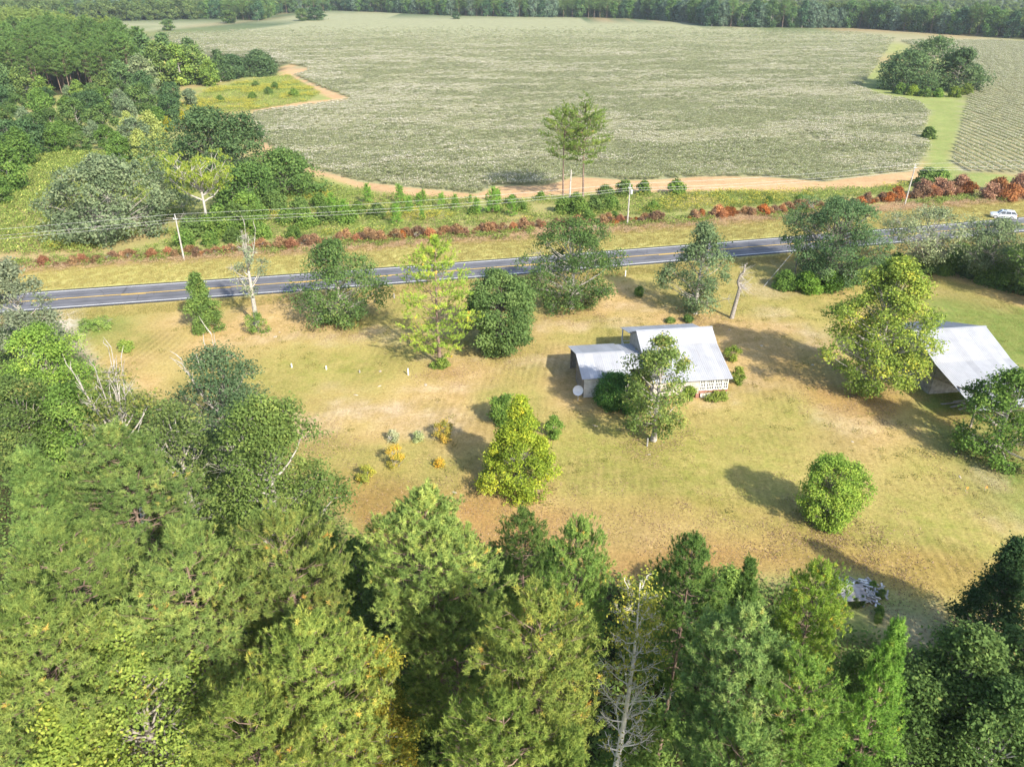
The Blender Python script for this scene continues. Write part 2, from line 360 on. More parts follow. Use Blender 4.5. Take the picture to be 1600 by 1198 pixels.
bp = n.new('ShaderNodeBump'); bp.inputs['Strength'].default_value = .5; bp.inputs['Distance'].default_value = .12; l.new(n2.outputs[0], bp.inputs['Height']); l.new(bp.outputs[0], p.inputs['Normal'])
gme = mesh_np('ground', np.stack([fx, fy, np.zeros_like(fx)], 1), F, gm)
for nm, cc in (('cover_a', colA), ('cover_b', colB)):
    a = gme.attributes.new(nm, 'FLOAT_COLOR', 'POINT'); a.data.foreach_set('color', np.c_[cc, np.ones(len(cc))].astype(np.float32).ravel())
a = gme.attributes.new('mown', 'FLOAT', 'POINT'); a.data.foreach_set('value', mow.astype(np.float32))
tag(link('ground', gme), kind='structure')

# ------------------------------------------------------------------ the road
def strip(name, P, a, b, z, mat, parent=None, h=0.0):
    A = road_off(P, a); B = road_off(P, b); m = len(P)
    V = np.r_[np.c_[A, np.full(m, z)], np.c_[B, np.full(m, z)]]
    i = np.arange(m - 1)
    Fq = np.stack([i, i + m, i + m + 1, i + 1], 1)[:, ::-1]
    if a < b: Fq = Fq[:, ::-1]
    me = mesh_np(name, V, Fq[:, ::-1], mat)
    at_ = me.attributes.new('across', 'FLOAT', 'POINT'); at_.data.foreach_set('value', np.r_[np.full(m, a), np.full(m, b)].astype(np.float32))
    return link(name, me, parent)
asph = plain('asphalt', (.135, .135, .145), .85, .3, nscale=.35, col2=(.095, .096, .105), coords='Object')
n = asph.node_tree.nodes; l = asph.node_tree.links; p = n['Principled BSDF']
ac = n.new('ShaderNodeAttribute'); ac.attribute_name = 'across'
def wheel(c, w):   # worn, paler wheel path
    a_ = n.new('ShaderNodeMath'); a_.operation = 'SUBTRACT'; l.new(ac.outputs['Fac'], a_.inputs[0]); a_.inputs[1].default_value = c
    b_ = n.new('ShaderNodeMath'); b_.operation = 'ABSOLUTE'; l.new(a_.outputs[0], b_.inputs[0])
    c_ = n.new('ShaderNodeMapRange'); c_.inputs[1].default_value = 0; c_.inputs[2].default_value = w; c_.inputs[3].default_value = 1; c_.inputs[4].default_value = 0; l.new(b_.outputs[0], c_.inputs[0]); return c_
tot = None
for c in (-2.6, -.95, .95, 2.6):
    q = wheel(c, .6)
    if tot is None: tot = q
    else:
        m_ = n.new('ShaderNodeMath'); m_.operation = 'MAXIMUM'; l.new(tot.outputs[0], m_.inputs[0]); l.new(q.outputs[0], m_.inputs[1]); tot = m_
tcr = n.new('ShaderNodeTexCoord'); cr = n.new('ShaderNodeTexVoronoi'); cr.feature = 'DISTANCE_TO_EDGE'; cr.inputs['Scale'].default_value = .22; l.new(tcr.outputs['Object'], cr.inputs['Vector'])
ck = n.new('ShaderNodeMapRange'); ck.inputs[1].default_value = .0; ck.inputs[2].default_value = .012; ck.inputs[3].default_value = .6; ck.inputs[4].default_value = 1; l.new(cr.outputs['Distance'], ck.inputs[0])
wp = n.new('ShaderNodeMath'); wp.operation = 'MULTIPLY_ADD'; l.new(tot.outputs[0], wp.inputs[0]); wp.inputs[1].default_value = .28; wp.inputs[2].default_value = .92
wk = n.new('ShaderNodeMath'); wk.operation = 'MULTIPLY'; l.new(wp.outputs[0], wk.inputs[0]); l.new(ck.outputs[0], wk.inputs[1])
src_sock = p.inputs['Base Color'].links[0].from_socket
sv = n.new('ShaderNodeVectorMath'); sv.operation = 'SCALE'; l.new(src_sock, sv.inputs[0]); l.new(wk.outputs[0], sv.inputs['Scale']); l.new(sv.outputs[0], p.inputs['Base Color'])
asph2 = plain('asphalt_edge', (.05, .05, .052), .9, .2, nscale=5, col2=(.035, .035, .036))
wpaint = plain('white_road_paint', (.75, .75, .73), .6, .3, nscale=2.5, col2=(.60, .60, .58))
ypaint = plain('yellow_road_paint', (.80, .50, .06), .6, .3, nscale=2.5, col2=(.66, .42, .06))
road = strip('road', ROAD, -3.95, 3.95, .036, asph); tag(road, kind='structure')
sh = strip('road_shoulder', ROAD, -4.4, 4.4, .014, asph2); tag(sh, kind='structure')
strip('edge_line', ROAD, 3.42, 3.62, .042, wpaint, road); strip('edge_line', ROAD, -3.62, -3.42, .042, wpaint, road)
strip('centre_line', ROAD, .06, .26, .042, ypaint, road)
RD = smooth_line(ROAD_C, 640)
for k in range(int(len(RD) * .2), int(len(RD) * .86), 14):
    strip('centre_dash', RD[k:k + 5], -.24, -.08, .042, ypaint, road)

# ------------------------------------------------------------------ vegetation generators
def leaf_quads(C, N, a, b, rng):
    """diamond leaves: centres C, facing N, half length a, half width b."""
    k = len(C)
    u = unit(np.cross(N, rdir(rng, k))); w = np.cross(N, u)
    a = (a * rng.uniform(.7, 1.3, k))[:, None]; b = (b * rng.uniform(.7, 1.3, k))[:, None]
    V = np.stack([C + u * a, C + w * b, C - u * a, C - w * b], 1).reshape(-1, 3)
    return V, np.arange(4 * k).reshape(k, 4)
def profile(kind, t):
    if kind == 'round': return np.sqrt(np.clip(1 - (2 * t - 1) ** 2, 0, 1)) ** .8
    if kind == 'oval': return np.clip(np.sin(np.pi * np.clip(t, 0, 1) ** .75), 0, 1) ** .65
    if kind == 'dome': return np.sqrt(np.clip(1 - t ** 2, 0, 1)) * (1 - .25 * np.exp(-t * 9))
    if kind == 'cone': return (1 - t) ** .95 * (1 - .3 * np.exp(-t * 12)) + .03
    if kind == 'vase': return np.clip(.35 + .85 * t, 0, 1) * np.sqrt(np.clip(1 - t ** 4, 0, 1))
    if kind == 'flat': return np.clip(t * 2.2, .1, 1) * np.sqrt(np.clip(1 - t ** 6, 0, 1))
    if kind == 'column': return np.clip(t * 5, .5, 1) * np.sqrt(np.clip(1 - t ** 5, 0, 1))
    return np.ones_like(t)
def broadleaf(seed, h, r, cb, prof='round', lobes=40, clusters=34, leaves=9, la=.15, lb=.08, spread=.30, bare=0.0, trunk_r=.25,
              limb=True, twigs=5, mat='oak', bark=None, lobe_r=(.20, .34), up=.45, tint=.5, tvar=.16, lean=0.0, stems=1, bare_top=0, irr=1.0, stag=(.88, 1.06)):
    """trunk mesh and crown mesh of a broad-leaved tree or shrub: limbs reach to lobes of twigs, leaves sit on the twigs."""
    rng = np.random.default_rng(seed)
    T = Tubes(); LV = []; LF = []; LT = []; nv = 0
    ph = rng.uniform(0, 6.28, 4)
    t = np.linspace(.02, .985, lobes) ** .9
    rng.shuffle(t)
    ang = np.arange(lobes) * 2.39996 + rng.uniform(-.5, .5, lobes)
    env = 1 + irr * (.17 * np.sin(2 * ang + ph[0]) + .12 * np.sin(3 * ang + ph[1] + 4 * t) + rng.uniform(-.12, .12, lobes))
    lr = r * rng.uniform(*lobe_r, lobes) * (.75 + .5 * profile(prof, t))
    if prof == 'cone': lr *= .45 + .55 * profile(prof, t)
    rad = np.maximum(profile(prof, t) * r * env - lr * .6, 0) * np.sqrt(rng.uniform(.2, 1, lobes))
    C = np.stack([rad * np.cos(ang), rad * np.sin(ang), cb + t * (h - cb) - lr * .4 * t], 1)
    C[:, 2] = np.maximum(C[:, 2], cb + lr * .35)
    top = np.array([lean, lean * .3, cb + (h - cb) * .55])
    k = 7
    s = np.linspace(0, 1, k)[:, None]
    for q in range(stems):
        off = np.array([rng.normal() * .08 * r, rng.normal() * .08 * r, 0]) * (stems > 1)
        axisP = np.array([0, 0, 0.]) * (1 - s) + (top + off * 5) * s + off * (1 - s) + np.c_[np.sin(s * 3 + ph[2]) * .12 * r * .2, np.cos(s * 2.5 + ph[3]) * .1 * r * .2, 0 * s] * s
        axisP[0, 2] = -.25
        rr = trunk_r / math.sqrt(stems) * (1 - .62 * s[:, 0]); rr[0] *= 1.35
        T.add(axisP, rr, 7)
        if q == 0: A0 = axisP
    isbare = rng.uniform(size=lobes) < bare
    for i in range(lobes):
        c = C[i]
        if limb:
            # leave the trunk lower than the lobe, swing outwards
            tz = np.clip((c[2] - .55 * np.hypot(c[0], c[1]) - cb * .2) / max(top[2], .1), .25, 1.0)
            st = np.array([np.interp(tz, np.linspace(0, 1, k), A0[:, j]) for j in range(3)])
            m1 = st * .45 + c * .55 + np.array([0, 0, -.10 * np.linalg.norm(c - st)]) + rng.normal(size=3) * .07 * r
            q = np.linspace(0, 1, 5)[:, None]
            P = (1 - q) ** 2 * st + 2 * q * (1 - q) * m1 + q ** 2 * c
            w0 = trunk_r * .22 * (.6 + .6 * lr[i] / (r * .3))
            T.add(P, np.linspace(w0, max(.018, w0 * .28), 5), 5)
        d = rdir(rng, clusters)
        outw = unit(c - np.array([0, 0, cb + (h - cb) * .35]))
        d = unit(d + .55 * outw + np.array([0, 0, .30]))
        cc = c + d * (lr[i] * rng.uniform(.5, 1.06, clusters))[:, None] * np.array([1, 1, .8])
        for j in range(min(twigs + (6 if isbare[i] else 0), clusters)):
            mid = (c + cc[j]) / 2 + rng.normal(size=3) * .06 * lr[i]
            T.add(np.array([c, mid, cc[j] + (cc[j] - c) * (.25 if isbare[i] else 0)]), [max(.016, trunk_r * .09), max(.012, trunk_r * .05), .006], 3)
        if isbare[i]: continue
        lt = rng.normal(tint, tvar * .8)
        ctint = np.repeat(rng.normal(lt, tvar * .6, clusters), leaves)
        cen = np.repeat(cc, leaves, 0); dd = np.repeat(d, leaves, 0)
        cen = cen + rng.normal(size=cen.shape) * spread * np.array([1, 1, .7])
        cen[:, 2] = np.maximum(cen[:, 2], .06)
        N = unit(dd * .6 + np.array([0, 0, up]) + rdir(rng, len(cen)) * .75)
        V, Fq = leaf_quads(cen, N, la, lb, rng)
        LV.append(V); LF.append(Fq + nv); nv += len(V)
        LT.append(np.clip(ctint + rng.normal(size=len(cen)) * tvar * .6, 0, 1))
    for j in range(bare_top):   # dead white stags standing out of the crown
        a = rng.uniform(0, 6.28); st = top * .9
        e = np.array([math.cos(a) * r * rng.uniform(.2, .9), math.sin(a) * r * rng.uniform(.2, .9), h * rng.uniform(*stag)])
        q = np.linspace(0, 1, 6)[:, None]
        P = st * (1 - q) + e * q + np.c_[np.zeros((6, 2)), -np.sin(np.pi * q) * .08 * h]
        T.add(P, np.linspace(trunk_r * .4, .02, 6), 5)
        for g in range(7):
            b0 = P[2 + g % 4]; e2 = b0 + (rdir(rng, 1)[0] * .6 + unit(e - st) + np.array([0, 0, .4])) * r * rng.uniform(.12, .32)
            T.add(np.array([b0, (b0 + e2) / 2 + rng.normal(size=3) * .08, e2]), [trunk_r * .15, trunk_r * .1, .012], 4)
    tm = T.mesh('trunk', bark or BARK)
    cm = mesh_np('crown', np.concatenate(LV), np.concatenate(LF), L[mat], np.concatenate(LT)) if LV else None
    return tm, cm

def tufts(C, D, length, width, k, rng):
    """needle tufts: k slim blades set along a short shoot like a bottle brush."""
    n_ = len(C)
    Dr = np.repeat(D, k, 0); u_ = rng.uniform(-.25, .75, n_ * k)[:, None]
    Cr = np.repeat(C, k, 0) + Dr * u_ * length * .8
    d = unit(Dr * (.35 + .6 * np.clip(u_, 0, 1)) + rdir(rng, n_ * k) * .8)
    le = (length * rng.uniform(.65, 1.1, n_ * k))[:, None]
    w = unit(np.cross(d, Dr + rdir(rng, n_ * k) * .55)) * (width * .5)
    V = np.stack([Cr + w, Cr - w, Cr + d * le], 1).reshape(-1, 3)
    return V, np.arange(3 * n_ * k).reshape(-1, 3)
def pine(seed, h, r, cb, branches=64, twig=7, tk=4, blades=14, nl=.30, nw=.045, prof='oval', trunk_r=.22, mat='pine', tint=.42, tvar=.15, bark=None, gap=0.0, upsweep=.35, g0=.35, jit=.10):
    """trunk mesh with limbs and crown mesh of needle tufts."""
    rng = np.random.default_rng(seed)
    T = Tubes(); TC = []; TD = []; TT = []
    ph = rng.uniform(0, 6.28, 3)
    z = np.linspace(-.25, h * .985, 12)
    ax = np.c_[np.sin(z / h * 3 + ph[0]) * .012 * h, np.cos(z / h * 2.4 + ph[1]) * .012 * h, z]; ax -= ax[0] * np.array([1, 1, 0])
    T.add(ax, np.linspace(trunk_r, .035, 12), 7)
    for i in range(branches):
        t = ((i + rng.uniform(0, 1)) / branches) ** .85
        if rng.uniform() < gap: continue
        zz = cb + t * (h - cb) * .98
        base = np.array([np.interp(zz, z, ax[:, 0]), np.interp(zz, z, ax[:, 1]), zz])
        a = i * 2.39996 + rng.uniform(-.4, .4)
        ln = r * float(profile(prof, np.array(max(t, .02)))) * rng.uniform(.72, 1.12) * (1 + .15 * math.sin(2 * a + ph[2]))
        ln = max(ln, .45)
        pitch = -.12 + (upsweep + .1) * t + (1.0 if t > .93 else 0) + rng.uniform(-.1, .15)
        out = np.array([math.cos(a), math.sin(a), 0])
        q = np.linspace(0, 1, 6)[:, None]
        P = base + out * q * ln * math.cos(pitch) + np.array([0, 0, 1.]) * (q * math.sin(pitch) + upsweep * .45 * q ** 2) * ln
        P[1:-1] += rng.normal(size=(4, 3)) * .035 * ln
        T.add(P, np.linspace(.03 + .02 * ln / 3, .01, 6), 4)
        bt = rng.normal(tint, tvar * .7)
        nt = max(3, int(twig * (.5 + ln / r)))
        side = np.array([-out[1], out[0], 0])
        for j in range(nt):
            f = .30 + .70 * (j + rng.uniform(0, 1)) / nt
            b0 = np.array([np.interp(f, q[:, 0], P[:, m]) for m in range(3)])
            sg = 1 if j % 2 else -1
            tl = ln * rng.uniform(.22, .42) * (1.15 - .5 * f) + .25
            dr = unit(out * .7 + side * sg * rng.uniform(.2, 1.0) + np.array([0, 0, rng.uniform(.1, .55)]))
            e = b0 + dr * tl
            T.add(np.array([b0, e]), [.016, .008], 3)
            m = max(2, int(tk * (.6 + .5 * rng.uniform())))
            g = np.linspace(g0, 1.0, m)[:, None]
            pts = b0 + dr * tl * g + rng.normal(size=(m, 3)) * jit
            TC.append(pts); TD.append(unit(np.repeat(dr[None], m, 0) * .6 + np.array([0, 0, .65]) + rng.normal(size=(m, 3)) * .25))
            TT.append(np.clip(rng.normal(bt, tvar, m), 0, 1))
        TC.append(P[-1:]); TD.append(unit(out[None] * .6 + np.array([[0, 0, .7]]))); TT.append(np.array([bt]))
    kt = 46
    zz = h - rng.uniform(0, 1, kt) ** 1.3 * (h - cb) * .30
    aa = rng.uniform(0, 6.28, kt); rr_ = rng.uniform(.05, .5, kt) * np.clip((h - zz) * .5, .12, 1.2)
    TC.append(np.c_[np.interp(zz, z, ax[:, 0]) + rr_ * np.cos(aa), np.interp(zz, z, ax[:, 1]) + rr_ * np.sin(aa), zz + .1]); TD.append(unit(np.c_[np.cos(aa) * .6, np.sin(aa) * .6, np.full(kt, .9)])); TT.append(np.clip(rng.normal(tint, tvar, kt), 0, 1))
    Cc = np.concatenate(TC); D = np.concatenate(TD); tt = np.concatenate(TT)
    V, Fq = tufts(Cc, D, nl, nw, blades, rng)
    tn = np.repeat(tt, blades) + rng.normal(size=len(Fq)) * .05
    return T.mesh('trunk', bark or PBARK), mesh_np('crown', V, Fq, L[mat], np.clip(tn, 0, 1))

def plant(name, label, cat, x, y, meshes, scale=1.0, rz=0.0, group=None, color=(1, 1, 1), parts=('trunk', 'crown'), zs=None, z=0.0):
    root = empty(name, label, cat, (x, y, z), rz, group)
    root.scale = (scale, scale, (zs or scale))
    for nm, me in zip(parts, meshes):
        if me is None: continue
        o = link(nm, me, root); o.color = (*color, 1)
    return root
RND = random.Random(11)
def grow(name, label, cat, px, base, top, width, seed, group=None, color=(1, 1, 1), cbf=.25, dy=0.0, fn=broadleaf, parts=('trunk', 'crown'), **kw):
    """a unique tree surveyed from where it stands: its size follows from its place."""
    x, y, h, r = size_at(px, base, top, width); y += dy * r
    if dy: h = top_z(y, top)
    h = max(h, .4)
    return plant(name, label, cat, x, y, fn(seed, h, r, h * cbf, **kw), 1.0, 0.0, group, color, parts)

def scatter(name, src, pts, scl, rot, label, cat, kind='stuff', loc0=(0, 0, 0)):
    """one object of uncountable small plants: copies of one source clump set on points."""
    me = mesh_np(name, np.asarray(pts, float), np.zeros((0, 3), int))
    a = me.attributes.new('scl', 'FLOAT', 'POINT'); a.data.foreach_set('value', np.asarray(scl, np.float32))
    a = me.attributes.new('rot', 'FLOAT_VECTOR', 'POINT'); a.data.foreach_set('vector', np.asarray(rot, np.float32).ravel())
    o = link(name, me); tag(o, label, cat, None, kind)
    g = bpy.data.node_groups.new(name, 'GeometryNodeTree')
    g.interface.new_socket('Geometry', in_out='INPUT', socket_type='NodeSocketGeometry')
    g.interface.new_socket('Geometry', in_out='OUTPUT', socket_type='NodeSocketGeometry')
    N = g.nodes; K = g.links
    gi = N.new('NodeGroupInput'); go = N.new('NodeGroupOutput'); ip = N.new('GeometryNodeInstanceOnPoints'); ob = N.new('GeometryNodeObjectInfo')
    ob.inputs['Object'].default_value = src
    s1 = N.new('GeometryNodeInputNamedAttribute'); s1.data_type = 'FLOAT'; s1.inputs['Name'].default_value = 'scl'
    s2 = N.new('GeometryNodeInputNamedAttribute'); s2.data_type = 'FLOAT_VECTOR'; s2.inputs['Name'].default_value = 'rot'
    K.new(gi.outputs[0], ip.inputs['Points']); K.new(ob.outputs['Geometry'], ip.inputs['Instance'])
    K.new(s1.outputs[0], ip.inputs['Scale']); K.new(s2.outputs[0], ip.inputs['Rotation']); K.new(ip.outputs[0], go.inputs[0])
    md = o.modifiers.new('scatter', 'NODES'); md.node_group = g
    return o
def clump(seed, k, h, spread, w, mat, tint=.5, tvar=.25, lean=.5):
    """a tuft of grass blades."""
    rng = np.random.default_rng(seed)
    B = np.c_[rng.normal(size=(k, 2)) * spread, np.full(k, -.02)]
    d = np.c_[rng.normal(size=(k, 2)) * lean, np.ones(k)]; d = unit(d) * (h * rng.uniform(.5, 1.2, k))[:, None]
    s_ = unit(np.cross(d, rdir(rng, k))) * w * .5
    V = np.stack([B + s_, B - s_, B + d], 1).reshape(-1, 3)
    return mesh_np('blades', V, np.arange(3 * k).reshape(k, 3), L[mat], np.clip(rng.normal(tint, tvar, k), 0, 1))
def weedclump(seed, k, h, spread, la, lb, mat, tint=.5, tvar=.2, top=None):
    rng = np.random.default_rng(seed)
    C_ = np.c_[rng.normal(size=(k, 2)) * spread, rng.uniform(.05, 1, k) ** .8 * h]
    N_ = unit(rdir(rng, k) + np.array([0, 0, .5]))
    V, Fq = leaf_quads(C_, N_, la, lb, rng)
    tt = rng.normal(tint, tvar, k)
    if top is not None: tt = np.where(C_[:, 2] > h * .62, rng.normal(top, .12, k), np.minimum(tt, .5))
    return mesh_np('weeds', V, Fq, L[mat], np.clip(tt, 0, 1))
def inside(poly, step, seed, jitter=.5, ang=0.0, step2=None):
    P = np.array(poly); rng = np.random.default_rng(seed)
    x0, y0 = P.min(0); x1, y1 = P.max(0)
    X, Y = np.meshgrid(np.arange(x0, x1, step), np.arange(y0, y1, step2 or step))
    X = X.ravel() + rng.uniform(-jitter, jitter, X.size) * step; Y = Y.ravel() + rng.uniform(-jitter, jitter, Y.size) * (step2 or step)
    m = sdist(X, Y, poly) > 0
    return X[m], Y[m]

# ------------------------------------------------------------------ near woods below the camera
HP = [pine(100 + i, 20, 3.3, (8.5, 9.5, 7.5, 9, 8)[i], branches=(92, 84, 96, 88, 80)[i], twig=7, tk=7, g0=.62, jit=.15, blades=26, nl=.25, nw=.044, tint=(.42, .46, .40, .5, .36)[i], prof=('oval', 'oval', 'cone', 'round', 'oval')[i], gap=(.04, .08, .03, .06, .1)[i]) for i in range(5)]
PINES = [  # apex sight, height, crown radius, variant, tone, what sets it apart
    (680, 786, 20, 3.6, 0, (1.3, 1.25, 1.2), 'large pale green pine with broad rounded crown jutting out at the lawn edge'),
    (432, 848, 20, 3.1, 3, (1.05, 1.0, .95), 'yellowish pine with orange flecked needles beside the big water oak'),
    (275, 848, 21, 3.4, 1, (1, 1, 1), 'tall pine with tan bare twigs showing on its top, among the near woods'),
    (195, 683, 19, 4.0, 0, (.95, 1.0, 1.05), 'wide bluish green pine below the dying white limbed tree'),
    (40, 715, 19, 3.8, 2, (.92, 1.0, 1.0), 'dense green pine beside the vine covered thicket'),
    (105, 828, 20, 4.0, 4, (1, 1, .95), 'open crowned pine with long bare grey branches inside its crown'),
    (900, 843, 18, 2.1, 3, (.85, .98, .85), 'narrow dark green pine with orange cones beside the leafless poplar'),
    (822, 803, 13, 2.0, 4, (.72, .82, .75), 'short thin dark pine rising at the lawn edge behind taller pines'),
    (840, 985, 20, 3.1, 3, (1.1, 1.02, .85), 'golden tinged pine with thick orange tufts, left of the leafless poplar trunk'),
    (1072, 853, 18, 2.5, 4, (.78, .95, .85), 'dark green pine with reddish inner branches at the edge of the lawn'),
    (1180, 893, 17, 1.9, 2, (.72, .9, .8), 'slim dark pine pressed against a paler pine'),
    (1185, 985, 20, 3.0, 0, (1.0, 1.08, 1.2), 'pale grey green pine with very dense soft crown'),
    (1278, 905, 16, 2.0, 3, (.95, 1.05, .6), 'bright yellow green pine beside the heap of broken boards'),
    (1398, 998, 17, 2.1, 2, (.85, 1.1, .7), 'vivid green young pine standing alone beside the debris clearing'),
    (45, 945, 20, 3.6, 1, (1, .98, .9), 'pine with sparse top at the edge of the pale green hardwood'),
    (470, 1000, 19, 3.1, 0, (1.08, 1.02, .85), 'yellow green pine beside the vine draped column tree'),
    (700, 968, 15, 2.9, 4, (.95, .95, .85), 'shorter pine standing under the large pale green pine'),
    (770, 1120, 19, 3.0, 4, (1.05, 1.02, .8), 'golden green pine deep in the near woods'),
    (880, 1165, 18, 2.2, 2, (.98, 1.0, .8), 'pointed pine beside the foot of the leafless poplar'),
    (1250, 1080, 18, 2.6, 3, (.8, .98, .7), 'green pine with orange tufts behind the vivid young pine'),
    (380, 1110, 18, 2.8, 1, (1.05, 1.0, .8), 'yellowish pine below the pine with tan bare twigs'),
    (1160, 1160, 18, 2.4, 1, (.95, 1.05, 1.05), 'soft green pine below the very dense pale pine')]
for k, (a, b, h, r, v, c, lab) in enumerate(PINES):
    x, y = G(a, b, h * .97)
    plant('pine_tree', lab, 'pine tree', x, y, HP[v], r / 3.3 * .9, RND.uniform(0, 6.28), 'pines of the near woods', c, zs=h / 20)

def grow_top(name, label, cat, px, top, width, h, seed, color=(1, 1, 1), cbf=.3, fn=broadleaf, group=None, scale_r=1.0, **kw):
    """as grow, for trees whose foot is hidden: placed by the sight of the top."""
    x, y = G(px, top, h * .96); r = width / 2 / px_per_m(y, h * .7) * scale_r
    return plant(name, label, cat, x, y, fn(seed, h, r, h * cbf, **kw), 1.0, 0.0, group, color)
NEAR = dict(la=.135, lb=.075, spread=.34)
grow_top('oak_tree', 'huge dark water oak with dead grey limbs at the left lawn edge', 'oak tree', 405, 640, 240, 17, 201, (1.35, 1.3, 1.05), .12, prof='dome', lobes=64, clusters=44, leaves=10, mat='oak', bare=.03, trunk_r=.45, tint=.5, twigs=7, bark=WBARK, **NEAR)
grow_top('oak_tree', 'oak with bare white twigs along its top behind the huge dark water oak', 'oak tree', 335, 556, 180, 15, 202, (1, 1, 1.1), .15, prof='dome', lobes=52, clusters=36, leaves=9, mat='darkoak', bare=.10, trunk_r=.4, tint=.6, twigs=8, bark=WBARK, bare_top=5, **NEAR)
grow_top('dying_tree', 'dying tree with tall bare white limbs and sparse orange leaves', 'tree', 165, 588, 150, 16, 203, (1.25, 1.1, .9), .25, prof='vase', lobes=40, clusters=20, leaves=8, mat='oak', bare=.25, trunk_r=.36, tint=.72, twigs=9, bark=WBARK, bare_top=6, stag=(.95, 1.14), **NEAR)
grow_top('oak_tree', 'grey barked oak with open crown in front of the dying white limbed tree', 'oak tree', 265, 640, 130, 15, 204, (1.1, 1.05, 1), .2, prof='round', lobes=44, clusters=28, leaves=8, mat='oak', bare=.12, trunk_r=.36, tint=.6, twigs=9, bark=WBARK, **NEAR)
grow_top('hardwood_tree', 'leafy tree smothered in green vines beside the gravel drive', 'tree', 55, 520, 130, 13, 205, (1.1, 1.15, .9), .06, prof='column', lobes=60, clusters=36, leaves=9, mat='green', trunk_r=.35, tint=.42, **NEAR)
grow_top('hardwood_tree', 'vine covered tree below the gravel drive', 'tree', 100, 612, 120, 11, 206, (.95, 1.02, .9), .06, prof='column', lobes=50, clusters=34, leaves=9, mat='green', trunk_r=.3, tint=.4, **NEAR)
grow_top('hardwood_tree', 'dense green thicket tree at the border of the frame below the road', 'tree', 15, 600, 120, 12, 207, (1, 1, .9), .06, prof='column', lobes=50, clusters=34, leaves=9, mat='oak', trunk_r=.3, tint=.5, **NEAR)
grow_top('mossy_tree', 'grey mossy tree with pale twigs hiding the end of the road', 'tree', 8, 415, 100, 14, 208, (1.15, 1.12, 1.2), .12, prof='dome', lobes=40, clusters=28, leaves=8, mat='greygreen', bare=.15, trunk_r=.35, tint=.5, bark=WBARK, twigs=8, la=.19, lb=.1, spread=.36)
grow_top('hardwood_tree', 'pale green hardwood with fine leaves at the bottom of the woods', 'tree', 180, 985, 290, 17, 209, (1.5, 1.4, .95), .35, prof='dome', lobes=64, clusters=40, leaves=10, mat='oak', trunk_r=.35, tint=.6, la=.10, lb=.06, spread=.28)
grow_top('hardwood_tree', 'yellow green hardwood under the pale green hardwood', 'tree', 90, 1130, 200, 15, 210, (1.5, 1.35, .8), .3, prof='dome', lobes=44, clusters=40, leaves=10, mat='oak', trunk_r=.3, tint=.6, la=.10, lb=.06, spread=.28)
grow_top('vine_tree', 'vine draped column tree with yellow leaves', 'tree', 588, 1018, 110, 15, 211, (.9, .92, .9), .04, prof='column', lobes=56, clusters=44, leaves=10, mat='yellowgreen', trunk_r=.25, tint=.46, tvar=.26, la=.075, lb=.05, spread=.2, up=.2)
grow_top('vine_tree', 'low mound of yellow green vines at the bottom of the woods', 'vines', 490, 1128, 100, 10, 212, (.8, .9, .8), .03, prof='dome', lobes=36, clusters=36, leaves=10, mat='yellowgreen', trunk_r=.2, tint=.34, la=.075, lb=.05, spread=.2)
grow_top('hardwood_tree', 'shaded dark hardwood with grey twigs at the woods corner beside the clearing', 'tree', 1530, 1000, 170, 14, 213, (.95, 1.02, .9), .2, prof='dome', lobes=56, clusters=40, leaves=10, mat='oak', trunk_r=.32, tint=.5, twigs=7, bark=WBARK, la=.12, lb=.07, spread=.3)
grow_top('hardwood_tree', 'low dark hardwood beside the vivid young pine', 'tree', 1440, 1075, 150, 11, 214, (.85, .95, .8), .12, prof='dome', lobes=44, clusters=36, leaves=10, mat='oak', trunk_r=.28, tint=.45, la=.11, lb=.065, spread=.3)
grow_top('hardwood_tree', 'dark hardwood at the very corner of the woods', 'tree', 1590, 1090, 170, 13, 215, (.85, .95, .85), .15, prof='dome', lobes=44, clusters=38, leaves=10, mat='oak', trunk_r=.3, tint=.48, twigs=7, bark=WBARK, la=.11, lb=.065, spread=.3)
grow_top('cedar_tree', 'blackish green cedar beside the shaded end of the lawn', 'cedar tree', 1592, 852, 150, 10, 216, (.55, .66, .55), .01, prof='cone', irr=.4, lobes=80, clusters=26, leaves=9, mat='darkoak', trunk_r=.25, tint=.3, la=.12, lb=.06, spread=.26)
for k, (a, b, h_) in enumerate([(1690, 960, 12), (1760, 900, 13), (1700, 1100, 14)]):
    grow_top('hardwood_tree', ['hardwood on the shaded lawn side behind the cedar', 'second hardwood behind the blackish cedar', 'dark hardwood behind the woods corner'][k], 'tree', a, b, 170, h_, 250 + k, (.9, 1, .9), .1, prof='dome', lobes=36, clusters=26, leaves=7, mat='oak', trunk_r=.3, tint=.5, la=.17, lb=.1, spread=.36)
